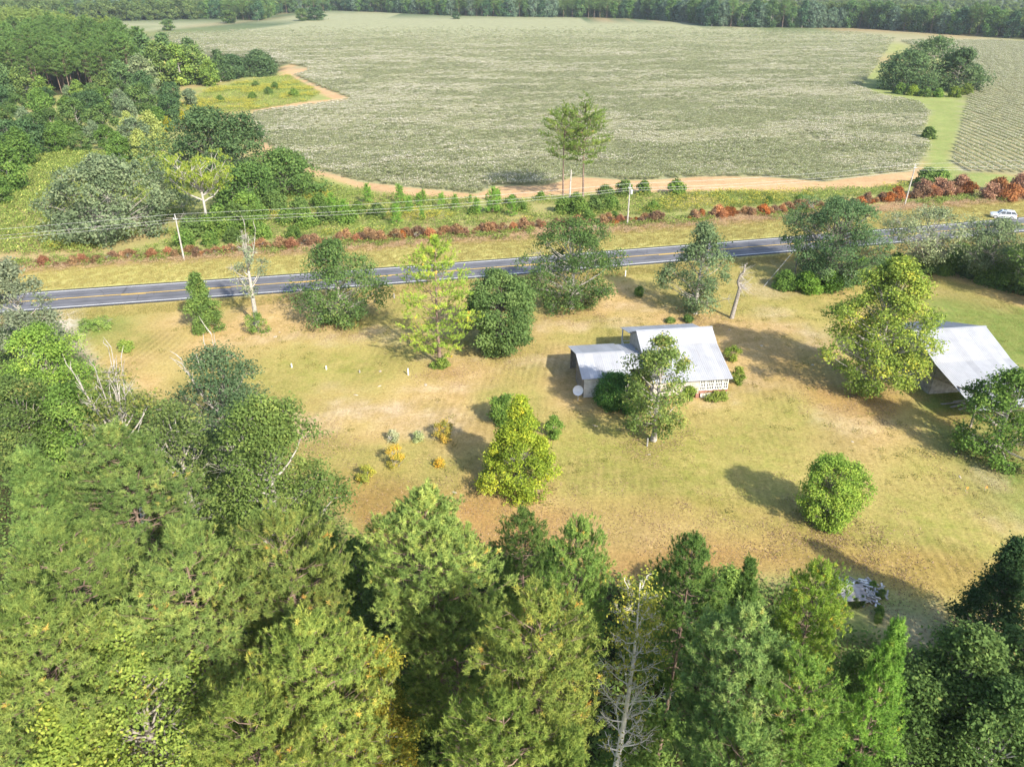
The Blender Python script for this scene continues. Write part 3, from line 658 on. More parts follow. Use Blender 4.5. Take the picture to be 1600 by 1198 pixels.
# the leafless poplar: pale trunk, upswept limbs, a few small yellow leaves
def poplar(seed, h, r, cb):
    rng = np.random.default_rng(seed); T = Tubes(); C_ = []; 
    z = np.linspace(-.25, h, 12); ax = np.c_[np.sin(z / h * 2.2) * .5, np.cos(z / h * 2) * .3 - .3, z]
    T.add(ax, np.linspace(.22, .025, 12), 8)
    for i in range(46):
        t = .18 + .8 * i / 46; zz = t * h
        b0 = np.array([np.interp(zz, z, ax[:, 0]), np.interp(zz, z, ax[:, 1]), zz]); a = i * 2.4 + rng.uniform(-.3, .3)
        ln = r * (1.15 - .75 * abs(t - .45) / .55) * rng.uniform(.75, 1.15); out = np.array([math.cos(a), math.sin(a), 0])
        q = np.linspace(0, 1, 6)[:, None]
        P = b0 + out * ln * q * .85 + np.array([0, 0, 1.]) * ln * (.15 * q + .55 * q ** 2) + rng.normal(size=(6, 3)) * .04 * q
        T.add(P, np.linspace(.062 * (1.2 - t), .014, 6), 5)
        for j in range(9):
            f = rng.uniform(.3, 1); b1 = np.array([np.interp(f, q[:, 0], P[:, m]) for m in range(3)])
            e = b1 + (out * .6 + rdir(rng, 1)[0] * .8 + np.array([0, 0, .5])) * ln * rng.uniform(.15, .35)
            m_ = (b1 + e) / 2 + rng.normal(size=3) * .05
            T.add(np.array([b1, m_, e]), [.018, .014, .008], 3)
            for g in range(3):
                e2 = m_ + (e - b1) * .4 + rdir(rng, 1)[0] * ln * .14; T.add(np.array([m_, e2]), [.010, .006], 3)
            if t > .6 or rng.uniform() < .45: C_.append(e + rng.normal(size=((14 if t > .66 else 6), 3)) * .22)
    Cc = np.concatenate(C_)
    V, Fq = leaf_quads(Cc, unit(rdir(rng, len(Cc)) + np.array([0, 0, .4])), .075, .055, rng)
    return T.mesh('trunk', plain('white_bark', (.74, .70, .63), .9, .15, nscale=3, col2=(.54, .50, .44))), mesh_np('crown', V, Fq, L['yellowgreen'], np.clip(rng.normal(.42, .2, len(Cc)), 0, 1))
x, y = G(985, 908, 17)
plant('poplar_tree', 'almost leafless poplar with white trunk and bare branches', 'poplar tree', x, y, poplar(220, 17.3, 1.9, 3))

# understorey in the gaps of the near woods
US = [broadleaf(230 + i, 5, 2.4, .2, prof='dome', lobes=26, clusters=26, leaves=9, mat=('shrub', 'oak', 'green')[i], la=.11, lb=.065, spread=.26, trunk_r=.08, tint=.45) for i in range(3)]
rng0 = np.random.default_rng(5)
under = [(560, 900), (600, 950), (540, 960), (500, 860), (780, 900), (800, 960), (760, 1000), (820, 930), (660, 1080), (700, 1140), (640, 1150), (1030, 1000), (1010, 1160), (1210, 980), (1250, 1060), (1200, 1160), (420, 800), (250, 760),
         (120, 690), (180, 660), (1340, 1060), (1490, 1130), (1560, 1180), (560, 1180), (860, 1160), (1400, 1180), (1050, 960), (900, 1000), (330, 760), (1130, 940), (720, 880), (60, 650), (760, 870), (860, 900)]
for k, (a, b) in enumerate(under):
    x, y = G(a, b, 3); s_ = rng0.uniform(.7, 1.35)
    plant('understory_shrub', 'leafy green shrub in the shade below the near pines', 'shrub', x, y, US[k % 3], s_, rng0.uniform(0, 6.28), 'shrubs under the near pines', (1, 1, .9), parts=('stem', 'foliage'))

# ------------------------------------------------------------------ trees on the lawn and along the road
MID = dict(la=.165, lb=.095, spread=.33, irr=1.3)
grow('cedar_tree', 'small dense dark green cedar between the driveway and the mossy snag', 'cedar tree', 322, 515, 428, 80, 301, color=(1.15, 1.2, .95), cbf=.02, prof='cone', lobes=46, clusters=30, leaves=9, mat='oak', trunk_r=.18, tint=.5, la=.15, lb=.075, spread=.26)
grow('mossy_snag', 'half dead mossy tree with white trunk, a shrub at its foot', 'tree', 402, 508, 360, 62, 302, color=(1.1, 1.1, 1.1), cbf=.34, prof='oval', lobes=20, clusters=16, leaves=7, mat='greygreen', bare=.45, trunk_r=.38, tint=.55, bark=WBARK, twigs=8, bare_top=3, **MID)
grow('oak_tree', 'oak with bushy lower crown and thin mossy top beside the road', 'oak tree', 533, 505, 378, 140, 303, color=(.82, .92, .85), cbf=.03, prof='oval', lobes=64, clusters=30, leaves=8, mat='oak', bare=.06, trunk_r=.34, tint=.52, twigs=7, bark=WBARK, **MID)
grow('pine_tree', 'loose yellow green pine with clumped needles on the lawn', 'pine tree', 688, 570, 372, 112, 304, color=(1.4, 1.45, .85), cbf=.05, fn=pine, branches=84, twig=7, tk=4, blades=20, nl=.32, nw=.055, prof='oval', trunk_r=.28, tint=.5, gap=.08)
grow('round_tree', 'round dark green evergreen tree beside the loose yellow green pine', 'tree', 782, 545, 432, 126, 305, color=(1.12, 1.1, .8), cbf=.02, prof='round', lobe_r=(.14, .25), lobes=100, clusters=34, leaves=9, mat='darkoak', trunk_r=.3, tint=.5, la=.17, lb=.10, spread=.3)
grow('oak_tree', 'large open oak with visible limbs between the road and the house', 'oak tree', 893, 482, 347, 148, 306, color=(.80, .92, .82), cbf=.06, prof='round', lobes=74, clusters=32, leaves=8, mat='oak', bare=.04, trunk_r=.36, tint=.48, twigs=7, bark=WBARK, lobe_r=(.16, .28), **MID)
grow('oak_tree', 'tall grey green oak with feathery top behind the house', 'oak tree', 1086, 490, 350, 108, 307, color=(.80, .95, .75), cbf=.05, prof='oval', lobes=54, clusters=30, leaves=8, mat='greygreen', bare=.06, trunk_r=.32, tint=.5, twigs=7, bark=WBARK, lobe_r=(.18, .32), **MID)
grow('live_oak', 'big round live oak with dense grey green crown beside the road', 'oak tree', 1292, 440, 312, 156, 308, color=(1.0, 1.05, 1.0), cbf=.03, prof='round', lobe_r=(.15, .26), lobes=100, clusters=32, leaves=9, mat='darkoak', trunk_r=.5, tint=.58, **MID)
grow('yellowing_tree', 'yellow green tree with autumn leaves beside the barn', 'tree', 1360, 612, 405, 168, 329, color=(.60, .76, .78), cbf=.05, prof='oval', lobes=110, clusters=34, leaves=9, mat='yellowgreen', bare=.0, trunk_r=.36, tint=.42, tvar=.2, twigs=6, bark=WBARK, lobe_r=(.13, .23), la=.15, lb=.09, spread=.34, irr=.9)
grow('mossy_tree', 'small tree hung with grey moss, spreading white limbs, near the road', 'tree', 1440, 425, 330, 132, 310, color=(1.1, 1.12, 1.0), cbf=.18, prof='flat', lobes=58, clusters=24, leaves=8, mat='greygreen', bare=.14, trunk_r=.34, tint=.6, twigs=9, bark=WBARK, **MID)
grow('mossy_tree', 'mossy tree with pale limbs rising out of the dark roadside hedge', 'tree', 1540, 440, 346, 118, 311, color=(.95, 1.05, .85), cbf=.12, prof='vase', lobes=60, clusters=26, leaves=8, mat='greygreen', bare=.10, trunk_r=.34, tint=.5, twigs=9, bark=WBARK, **MID)
grow('oak_tree', 'leafy oak beside the mossy trees, over the dark roadside hedge', 'oak tree', 1622, 474, 350, 112, 312, color=(.95, 1.02, .85), cbf=.08, prof='oval', lobes=56, clusters=28, leaves=8, mat='oak', bare=.06, trunk_r=.34, tint=.55, twigs=7, bark=WBARK, **MID)
grow('pecan_tree', 'wide dark green tree standing in front of the barn roof', 'tree', 1550, 712, 582, 150, 313, color=(.95, 1.05, .9), cbf=.05, prof='dome', lobe_r=(.12, .22), irr=1.3, lobes=64, clusters=26, leaves=9, mat='green', bare=.05, trunk_r=.34, tint=.32, twigs=7, bark=WBARK, la=.15, lb=.085, spread=.3)
grow('pecan_tree', 'open green tree in front of the white roofed house', 'tree', 1021, 688, 526, 132, 314, color=(1.15, 1.12, .9), cbf=.14, prof='oval', lobes=44, clusters=26, leaves=9, mat='oak', bare=.07, trunk_r=.3, tint=.66, tvar=.2, twigs=7, bark=WBARK, lobe_r=(.15, .26), la=.14, lb=.085, spread=.28)
grow('evergreen_bush', 'bushy deep green evergreen against the small side building', 'bush', 955, 634, 586, 66, 315, color=(.72, 1.0, .9), cbf=.02, prof='round', lobes=36, clusters=30, leaves=10, mat='green', trunk_r=.12, tint=.18, la=.13, lb=.05, spread=.24, parts=('stem', 'foliage'))
grow('evergreen_bush', 'low deep green evergreen bush beside the bushy one at the side building', 'bush', 977, 640, 590, 50, 330, color=(.72, 1.0, .9), cbf=.02, prof='round', lobes=26, clusters=26, leaves=10, mat='green', trunk_r=.1, tint=.2, la=.13, lb=.05, spread=.24, parts=('stem', 'foliage'))
grow('spruce_like_tree', 'bright yellow green tree with drooping sprays on the lawn', 'tree', 812, 764, 620, 160, 316, color=(.92, 1.10, .72), cbf=.005, prof='cone', irr=.25, lobes=150, clusters=22, leaves=9, mat='yellowgreen', trunk_r=.22, tint=.33, tvar=.2, la=.14, lb=.06, spread=.22, up=.1, lobe_r=(.13, .22))
grow('round_shrub', 'green bush behind the tree with drooping sprays', 'bush', 786, 662, 622, 40, 317, color=(1.0, 1.1, .9), cbf=.02, prof='round', lobes=26, clusters=28, leaves=9, mat='green', trunk_r=.12, tint=.5, la=.13, lb=.07, spread=.24, parts=('stem', 'foliage'))
grow('small_shrub', 'small leafy shrub standing next to the tree with drooping sprays', 'bush', 864, 682, 652, 28, 318, color=(1, 1.1, .9), cbf=.02, prof='oval', lobes=14, clusters=22, leaves=8, mat='green', trunk_r=.06, tint=.5, la=.10, lb=.06, spread=.16, parts=('stem', 'foliage'))
grow('small_tree', 'small round bright green tree alone on the open lawn', 'tree', 1290, 818, 718, 100, 319, color=(1.2, 1.25, .85), cbf=.01, prof='round', irr=.8, lobe_r=(.13, .24), lobes=120, clusters=20, leaves=9, mat='green', trunk_r=.14, tint=.55, la=.10, lb=.06, spread=.2)
# low shrubs on the lawn
for k, (a, b, t, w_, mt, c, tn, lab) in enumerate([
    (618, 728, 698, 34, 'yellowgreen', (.95, .85, .9), .7, 'orange yellow shrub, roundest of the low shrubs on the lawn'), (572, 750, 730, 32, 'yellowgreen', (.8, .85, .9), .55, 'pale yellow green low shrub closest to the woods'),
    (615, 690, 674, 16, 'greygreen', (1.5, 1.4, 1.4), .7, 'small grey twiggy shrub on the lawn'), (655, 688, 674, 18, 'greygreen', (1.4, 1.4, 1.1), .6, 'small grey green shrub beside the green topped orange shrub'),
    (694, 686, 660, 34, 'yellowgreen', (.8, .75, .9), .66, 'orange shrub with a green shoot on its top'), (687, 728, 718, 13, 'yellowgreen', (.95, .8, .8), .85, 'tiny orange shrub near the tree with drooping sprays')]):
    grow('lawn_shrub', lab, 'shrub', a, b, t, w_, 340 + k, None, c, .03, prof='round', lobes=14, clusters=18, leaves=7, mat=mt, bare=.25 if mt == 'greygreen' else .05, trunk_r=.05, tint=tn, tvar=.2, la=.085, lb=.05, spread=.14, parts=('stem', 'foliage'), bark=WBARK, stems=3)
for k, (a, b, t, w_, mt, c, lab) in enumerate([
    (1143, 562, 543, 24, 'green', (1.3, 1.2, .9), 'yellow green shrub at the end wall of the house'), (690, 574, 562, 26, 'green', (1.1, 1.1, .9), 'small green shrub at the foot of the loose pine'),
    (403, 520, 490, 38, 'shrub', (1.1, 1.1, 1), 'dark shrub at the foot of the mossy snag'), (1075, 502, 494, 15, 'shrub', (1, 1.1, 1), 'little dark plant behind the house porch'), (1047, 503, 498, 12, 'shrub', (1.1, 1.1, 1), 'tiny green plant beside the porch roof'),
    (998, 463, 449, 14, 'shrub', (1.2, 1.3, 1), 'small green seedling on the lawn below the road'), (198, 548, 534, 24, 'weed', (1, 1.1, .9), 'low green weed clump near the gravel drive'), (150, 512, 500, 50, 'weed', (.8, .95, .9), 'patch of green weeds beside the gravel drive'),
    (1152, 600, 575, 16, 'green', (1.2, 1.1, .9), 'thin shrub at the corner of the house'), (1120, 622, 612, 40, 'weed', (1.1, 1.1, .9), 'strip of weeds along the house foundation'), (1075, 622, 603, 24, 'green', (1.2, 1.15, .9), 'leafy shrub under the house windows'),
    (1010, 632, 612, 22, 'green', (1.2, 1.15, .9), 'leafy shrub between the house and the yard tree')]):
    grow('yard_shrub', lab, 'shrub', a, b, t, w_, 360 + k, None, c, .03, prof='round', lobes=14, clusters=18, leaves=8, mat=mt, trunk_r=.05, tint=.5, la=.10, lb=.06, spread=.16, parts=('stem', 'foliage'), stems=2)
# the hedge along the road at the right
HB = [broadleaf(380 + i, 3.2, 2.6, .05, prof='dome', lobes=30, clusters=26, leaves=8, mat=('shrub', 'oak', 'green')[i], la=.17, lb=.10, spread=.28, trunk_r=.08, tint=(.35, .4, .3)[i]) for i in range(3)]
for k, (a, b, s_) in enumerate([(1405, 425, .8), (1450, 432, .7), (1480, 430, .9), (1510, 432, 1), (1535, 440, 1.1), (1560, 448, 1.1), (1585, 455, 1.2), (1610, 462, 1.2), (1500, 415, 1), (1540, 420, 1.1), (1580, 430, 1.1), (1460, 410, .8), (1620, 440, 1.2), (1230, 455, .8), (1265, 460, .9), (1300, 458, .9), (1330, 448, .9), (1345, 430, .8)]):
    x, y = G(a, b)
    plant('hedge_bush', 'dark bush in the roadside hedge beyond the barn' if a > 1390 else 'dark leafy bush at the foot of the live oak', 'bush', x, y + 1.5, HB[k % 3], s_, k * 1.7, 'bushes of the roadside hedge' if a > 1390 else 'bushes under the live oak', (1, 1.05, .9) if a > 1390 else (1.1, 1.25, .8), parts=('stem', 'foliage'))
# dead trunk behind the house
def deadtrunk(seed, h):
    rng = np.random.default_rng(seed); T = Tubes()
    z = np.linspace(-.2, h * .62, 8); T.add(np.c_[.12 * z, 0 * z, z], np.linspace(.36, .22, 8), 9)
    P = np.array([[.12 * h * .6, 0, h * .58], [.02 * h, .1, h * .68], [.05 * h, .1, h * .8], [.10 * h, 0, h * .86], [.095 * h, 0, h], [.14 * h, .1, h * 1.01]]); T.add(P, [.26, .2, .17, .14, .12, .08], 7)
    T.add(np.array([[.095 * h, 0, h * .95], [.0 * h, 0, h * .95]]), [.07, .03], 5)
    W = Tubes()
    for i in range(90):
        b0 = P[rng.integers(0, 3)]; e = b0 + np.array([rng.uniform(.1, 2.0), rng.normal() * .8, rng.uniform(-1.6, 1.6)])
        W.add(np.array([b0, (b0 + e) / 2 + rng.normal(size=3) * .15, e]), [.03, .02, .008], 3)
    return T.mesh('trunk', BARK), W.mesh('twigs', L['dead'])
x, y, h, r = size_at(1143, 497, 413, 10)
plant('dead_trunk', 'broken grey dead trunk with bare twigs behind the house', 'tree', x, y, deadtrunk(9, h), parts=('trunk', 'twigs'))

# ------------------------------------------------------------------ the small house with its side building
roofm, n, l = new_mat('galvanised_roof')
p = n['Principled BSDF']; p.inputs['Metallic'].default_value = .15; p.inputs['Roughness'].default_value = .55
tc = n.new('ShaderNodeTexCoord'); no = n.new('ShaderNodeTexNoise'); no.inputs['Scale'].default_value = .9; no.inputs['Detail'].default_value = 7; l.new(tc.outputs['Object'], no.inputs['Vector'])
r_ = ramp(n, [(.3, (.335, .345, .365)), (.5, (.375, .385, .405)), (.72, (.41, .415, .43))]); l.new(no.outputs[0], r_.inputs[0]); mpr = n.new('ShaderNodeMapping'); mpr.inputs['Scale'].default_value = (2.2, .22, .22); l.new(tc.outputs['Object'], mpr.inputs[0])
n_s = n.new('ShaderNodeTexNoise'); n_s.inputs['Scale'].default_value = 1.6; n_s.inputs['Detail'].default_value = 8; n_s.inputs['Roughness'].default_value = .65; l.new(mpr.outputs[0], n_s.inputs['Vector'])
oir = n.new('ShaderNodeObjectInfo'); adr = n.new('ShaderNodeVectorMath'); adr.operation = 'ADD'; l.new(oir.outputs['Location'], adr.inputs[0]); l.new(tc.outputs['Object'], adr.inputs[1]); l.new(adr.outputs[0], mpr.inputs[0]); l.new(adr.outputs[0], no.inputs['Vector'])
rs = n.new('ShaderNodeMapRange'); rs.inputs[1].default_value = .56; rs.inputs[2].default_value = .78; rs.inputs[4].default_value = .34; l.new(n_s.outputs[0], rs.inputs[0])
mxr = n.new('ShaderNodeMix'); mxr.data_type = 'RGBA'; l.new(rs.outputs[0], mxr.inputs[0]); l.new(r_.outputs[0], mxr.inputs[6]); mxr.inputs[7].default_value = (.24, .20, .17, 1)
shv = n.new('ShaderNodeHueSaturation'); shr = n.new('ShaderNodeMapRange'); shr.inputs[3].default_value = .88; shr.inputs[4].default_value = 1.1; l.new(oir.outputs['Random'], shr.inputs[0]); l.new(shr.outputs[0], shv.inputs['Value']); l.new(mxr.outputs[2], shv.inputs['Color'])
l.new(shv.outputs[0], p.inputs['Base Color'])
siding = plain('weathered_siding', (.46, .42, .36), .85, .15, nscale=2.5, col2=(.30, .27, .23))
whitew = plain('white_painted_wall', (.74, .73, .69), .75, .25, nscale=2, col2=(.55, .53, .48))
framem = plain('white_frame_paint', (.78, .77, .74), .6, .3)
brick = plain('brick_red', (.30, .15, .11), .9, .1, nscale=4, col2=(.21, .11, .085))
concrete = plain('whitewashed_block', (.62, .60, .57), .85, .15, nscale=3, col2=(.45, .43, .40))
dark = plain('dark_interior', (.03, .028, .026), .9, .1)
glass, n, l = new_mat('window_glass'); p = n['Principled BSDF']; p.inputs['Base Color'].default_value = (.06, .065, .07, 1); p.inputs['Roughness'].default_value = .08; p.inputs['Specular IOR Level'].default_value = .6
timber = plain('old_timber', (.28, .24, .20), .9, .1, nscale=3, col2=(.16, .135, .11))
greyboard = plain('grey_boards', (.40, .39, .38), .85, .15, nscale=2.2, col2=(.23, .22, .215))

def clapboards(parent, name, a, b, z0, z1, mat, nrm, gable=None, step=.16, thick=.025):
    """a board wall between plan points a and b; boards joined in one part, each tilted over the next."""
    A = Vector((a[0], a[1], 0)); B = Vector((b[0], b[1], 0)); N_ = Vector((nrm[0], nrm[1], 0))
    m = MB(); z = z0
    while z < z1 - .02:
        h_ = min(step, z1 - z); A1, B1 = A, B
        if gable:
            (ta, tb) = gable(z + h_ / 2); A1 = A + (B - A) * ta; B1 = A + (B - A) * tb
            if tb - ta < .03: break
        c = (A1 + B1) / 2 + Vector((0, 0, z + h_ / 2))
        m.obox(c + N_ * .012, (B1 - A1) / 2, N_ * thick / 2 + Vector((0, 0, 0)), Vector((0, 0, h_ / 2 * 1.06)) - N_ * .010)
        z += step
    return m.build(name, mat, parent)

hx, hy, hr = 19.85, 86.4, math.radians(7.5)
house = empty('house', 'small grey farmhouse with wide white metal roof and a row of white windows', 'house', (hx, hy, 0), hr)
RZ, BZ, EZ = 5.6, 4.42, 2.5
roof = MB().obox((0, 0, RZ + .035), (4.85, 0, 0), (0, .16, 0), (0, 0, .02)).build('roof', roofm, house)
def slope(parent, x0, x1, ya, za, yb, zb):
    """sheets laid straight under the roof part: thing > roof > sheet."""
    k = max(1, int(round((x1 - x0) / .92))); ww = (x1 - x0) / k
    nrm = Vector((0, -(zb - za), yb - ya)).normalized()
    if nrm.z < 0: nrm = -nrm
    m = MB().obox((0, 0, 0), (ww / 2 - .001, 0, 0), (0, (yb - ya) / 2, (zb - za) / 2), tuple(nrm * .015))
    for q in (-.5, -.25, 0, .25):
        c = Vector((q * ww + .03, 0, 0)) + nrm * .027
        m.obox(c, (.02, 0, 0), (0, (yb - ya) / 2 * .998, (zb - za) / 2 * .998), tuple(nrm * .014))
    me = m.mesh('roof_sheet', roofm)
    for i in range(k):
        link('roof_sheet', me, parent, (x0 + ww * (i + .5), (ya + yb) / 2, (za + zb) / 2 + (.005 if i % 2 else 0)))
slope(roof, -4.8, 4.8, 0, RZ, -2.05, BZ); slope(roof, -4.8, 4.8, -1.98, BZ - .03, -7.9, EZ)
slope(roof, -4.8, 4.8, 0, RZ, 2.6, 4.3); slope(roof, -4.9, 4.9, 2.5, 4.22, 6.7, 3.15)
wl0 = -7.45
# walls: front room under the long slope, main block, gable ends
clapboards(house, 'wall', (-4.5, wl0), (1.0, wl0), .62, 2.55, siding, (0, -1))
MB().box(1.0, 4.5, wl0 - .05, wl0 + .10, .62, .95).build('brick_sill', brick, house)
MB().box(1.0, 4.5, wl0 + .14, wl0 + .2, .95, 2.55).build('room_shade_sheet', dark, house)  # near-black sheet, its colour stands in for the unlit room behind the windows
MB().box(1.25, 4.5, wl0 - .03, wl0 + .15, -.1, .615).build('foundation_wall', concrete, house)
for xq in (-4.3, -2.6, -.9, .9): MB().box(xq - .2, xq + .2, wl0 - .02, wl0 + .38, -.1, .62).build('brick_pier', brick, house)
MB().box(-4.4, 4.4, -7.3, 3.2, .5, .62).build('floor_deck', timber, house)
def mainprof(z):   # side walls follow the roof line: y from -7.45 to 3.2
    lo = -7.45 if z < EZ + .14 else (-7.9 + (z - EZ) / (BZ - EZ) * 5.9 + .15 if z < BZ else -2.0 + (z - BZ) / (RZ - BZ) * 2.0 + .12)
    hi = 3.2 if z < 4.0 else (2.6 - (z - 4.3) / (RZ - 4.3) * 2.6 - .12)
    return ((lo + 7.45) / 10.65, (hi + 7.45) / 10.65)
for sx in (-1, 1):
    clapboards(house, 'gable_wall', (4.5 * sx, -7.45), (4.5 * sx, 3.2), .62, RZ - .12, siding, (sx, 0), mainprof)
clapboards(house, 'wall', (-4.5, 3.2), (4.5, 3.2), .62, 4.1, siding, (0, 1))
# the row of white windows
def window(parent, x0, x1, y, z0, z1, cols, rows, face=-1):
    f = MB(); t = .05
    for a, b, c, d in ((x0, x1, z0, z0 + .07), (x0, x1, z1 - .07, z1), (x0, x0 + .07, z0 + .07, z1 - .07), (x1 - .07, x1, z0 + .07, z1 - .07)): f.box(a, b, y - t, y + t, c, d)
    w_ = f.build('window', framem, parent)
    cw = (x1 - x0 - .14) / cols; rh = (z1 - z0 - .14) / rows
    for i in range(cols):
        for j in range(rows):
            MB().box(x0 + .07 + i * cw + .02, x0 + .07 + (i + 1) * cw - .02, y - .008, y + .008, z0 + .07 + j * rh + .02, z0 + .07 + (j + 1) * rh - .02).build('pane', glass, w_)
    for i in range(1, cols): MB().box(x0 + .07 + i * cw - .025, x0 + .07 + i * cw + .025, y - .03, y + .03, z0 + .07, z1 - .07).build('muntin', framem, w_)
    for j in range(1, rows): MB().box(x0 + .07, x1 - .07, y - .026, y + .026, z0 + .07 + j * rh - .02, z0 + .07 + j * rh + .02).build('muntin', framem, w_)
    return w_
for x0, x1, c in ((1.05, 1.75, 3), (1.83, 2.78, 4), (2.86, 3.81, 4), (3.89, 4.47, 2)): window(house, x0, x1, wl0 + .03, .98, 2.32, c, 3)
MB().box(1.0, 4.5, wl0 - .03, wl0 + .10, 2.33, 2.55).build('window_header', framem, house)
# front porch towards the road
for xq in (-4.6, -2.3, 0, 2.3, 4.6): MB().box(xq - .07, xq + .07, 6.3, 6.44, 0, 3.2).build('porch_post', framem, house)
MB().box(-4.6, 4.6, 3.2, 6.5, .38, .5).build('porch_floor', timber, house)
for sx in (-4.6,):
    MB().box(sx - .03, sx + .03, 3.3, 6.3, 1.3, 1.36).build('porch_rail', framem, house)
MB().box(-4.6, 4.6, 6.34, 6.40, 1.3, 1.36).build('porch_rail', framem, house)
for xq in (-3.4, -1.2, 1.2, 3.4): MB().box(xq - .1, xq + .1, 5.2, 5.6, -.1, .38).build('brick_pier', brick, house)

side = empty('side_building', 'low outbuilding with corrugated metal gable roof joined to the farmhouse', 'outbuilding', (hx, hy, 0), hr)
sroof = MB().obox((-9.7, -2.1, 4.03), (2.95, 0, 0), (0, .14, 0), (0, 0, .02)).build('roof', roofm, side)
slope(sroof, -12.65, -6.75, -2.1, 4.0, -6.0, 2.6); slope(sroof, -12.65, -6.75, -2.1, 4.0, 2.6, 2.85)
def sprof(z):
    lo = -5.6 if z < 2.7 else -6.0 + (z - 2.6) / 1.4 * 3.9 + .12
    hi = 2.2 if z < 2.85 else 2.6 - (z - 2.85) / 1.15 * 4.7 - .12
    return ((lo + 5.6) / 7.8, (hi + 5.6) / 7.8)
clapboards(side, 'wall', (-12.3, -5.6), (-7.0, -5.6), 0, 2.68, whitew, (0, -1), step=.3)
clapboards(side, 'gable_wall', (-7.0, -5.6), (-7.0, 2.2), 0, 3.85, siding, (1, 0), sprof)
clapboards(side, 'gable_wall', (-12.3, -5.6), (-12.3, -1.2), 0, 3.75, timber, (-1, 0), lambda z: (max(0, (sprof(z)[0])) * 7.8 / 4.4, 1.0))
clapboards(side, 'wall', (-12.3, 2.2), (-7.0, 2.2), 0, 2.85, siding, (0, 1))
for yq in (2.1,): MB().box(-12.35, -12.2, yq - .1, yq + .1, 0, 2.9).build('corner_post', timber, side)
breeze = MB().obox((-5.75, -2.2, 3.62), (1.05, 0, 0), (0, .14, 0), (0, 0, .02)).build('breezeway_roof', roofm, side)
slope(breeze, -6.85, -4.66, -2.2, 3.58, -4.5, 2.8); slope(breeze, -6.85, -4.66, -2.2, 3.58, 2.1, 2.95)
for xq, yq in ((-6.6, -4.3), (-4.75, -4.3), (-6.6, 1.9), (-4.75, 1.9)): MB().box(xq - .06, xq + .06, yq - .06, yq + .06, 0, 2.9).build('breezeway_post', timber, side)
MB().box(-6.9, -4.6, -4.3, 1.9, .3, .42).build('breezeway_floor', timber, side)

# satellite dish and yard bits
dx, dy = G(903, 626)
dish = empty('satellite_dish', 'round pale satellite dish on a pole beside the side building', 'satellite dish', (dx, dy, 0))
MB().tube([(0, 0, -.2), (0, 0, 1.25)], .04, 8).build('pole', plain('galvanised_steel', (.5, .5, .5), .5, .4, .3), dish)
m = MB(); m.lathe([(.02, 0), (.25, .03), (.45, .10), (.60, .20), (.61, .22), (.44, .13), (.25, .05), (.02, .03)], n=20)
dm = m.build('reflector', plain('dish_grey', (.62, .62, .62), .6, .3), dish, (0, -.05, 1.35)); dm.rotation_euler = (math.radians(55), 0, math.radians(-20))
MB().tube([(0, -.1, 1.25), (-.15, -.55, 1.45)], .02, 6).build('feed_arm', MATS['galvanised_steel'], dish)
for k, (a, b, h_, lab) in enumerate([(638, 586, .95, 'white upright post stump on the lawn near the loose pine'), (510, 577, .5, 'small white marker peg, middle one of the pegs'), (562, 582, .35, 'short grey marker peg'), (456, 574, .55, 'small white marker peg furthest from the loose pine'),
                                     (1011, 697, 1.0, 'thin grey post under the yard tree'), (977, 432, 1.1, 'white marker post on the lawn beside the road'), (616, 466, .8, 'grey post box at the road edge')]):
    x, y = G(a, b)
    o = MB().lathe([(.09, -.1), (.085, h_ * .6), (.075, h_ - .05), (.05, h_), (.01, h_ + .02)], n=8).build('marker_post', framem if 'white' in lab else greyboard, None, (x, y, 0)); tag(o, lab, 'post')
for k, (a, b) in enumerate([(1508, 768), (1538, 767)]):
    x, y = G(a, b); f_ = empty('marker_flag', 'small orange survey flag in the green grass before the barn', 'flag', (x, y, 0), 0, 'survey flags')
    MB().tube([(0, 0, -.05), (0, 0, .55)], .012, 5).build('wire_stem', greyboard, f_)
    MB().box(0, .2, -.006, .006, .36, .55).build('flag_cloth', plain('flag_orange', (.8, .25, .04), .7), f_)

# ------------------------------------------------------------------ the barn
bx, by, br = 53.0, 85.6, math.radians(8)
barn = empty('barn', 'open grey barn with long pale metal roof sloping to the lawn', 'barn', (bx, by, 0), br)
broof = MB().obox((0, 0, 6.04), (4.85, 0, 0), (0, .16, 0), (0, 0, .02)).build('roof', roofm, barn)
slope(broof, -4.8, 4.8, 0, 6.0, -5.0, 4.15); slope(broof, -4.8, 4.8, -4.93, 4.12, -13.0, 2.35); slope(broof, -4.8, 4.8, 0, 6.0, 8.2, 3.3)
def bprof(z):
    lo = -5.0 if z < 4.1 else -5.0 + (z - 4.15) / 1.85 * 5 + .12
    hi = 5.0 if z < 4.1 else 8.2 - (z - 3.3) / 2.7 * 8.2 - .12
    return ((lo + 5) / 10, (min(hi, 5) + 5) / 10)
def vboards(parent, name, x, y0, y1, z0, ztop, nx_):
    y = y0; k = 0
    while y < y1 - .02:
        yy = min(y + .26, y1); zt = ztop((y + yy) / 2)
        o = MB().box(x - .02, x + .02, y + .006, yy - .006, z0 + RND.uniform(0, .05), zt).build('board', greyboard, parent)
        y += .27; k += 1
bz = lambda y: (4.15 + (y + 5) / 5 * 1.85 if y < 0 else 6 - y / 8.2 * 2.7) - .1
wg = MB().box(-4.42, -4.34, -5, 5, 2.0, 2.15).build('gable_wall', timber, barn); vboards(wg, 'board', -4.46, -5, 1.6, 0, bz, -1)
wg2 = MB().box(4.34, 4.42, -5, 5, 2.0, 2.15).build('gable_wall', timber, barn); vboards(wg2, 'board', 4.46, -5, 5, 0, bz, 1)
MB().box(-4.34, 4.34, 4.9, 4.98, 0, 4.2).build('back_wall', greyboard, barn); MB().box(-4.34, 4.34, -4.98, -4.9, 0, 4.0).build('inner_wall', greyboard, barn)
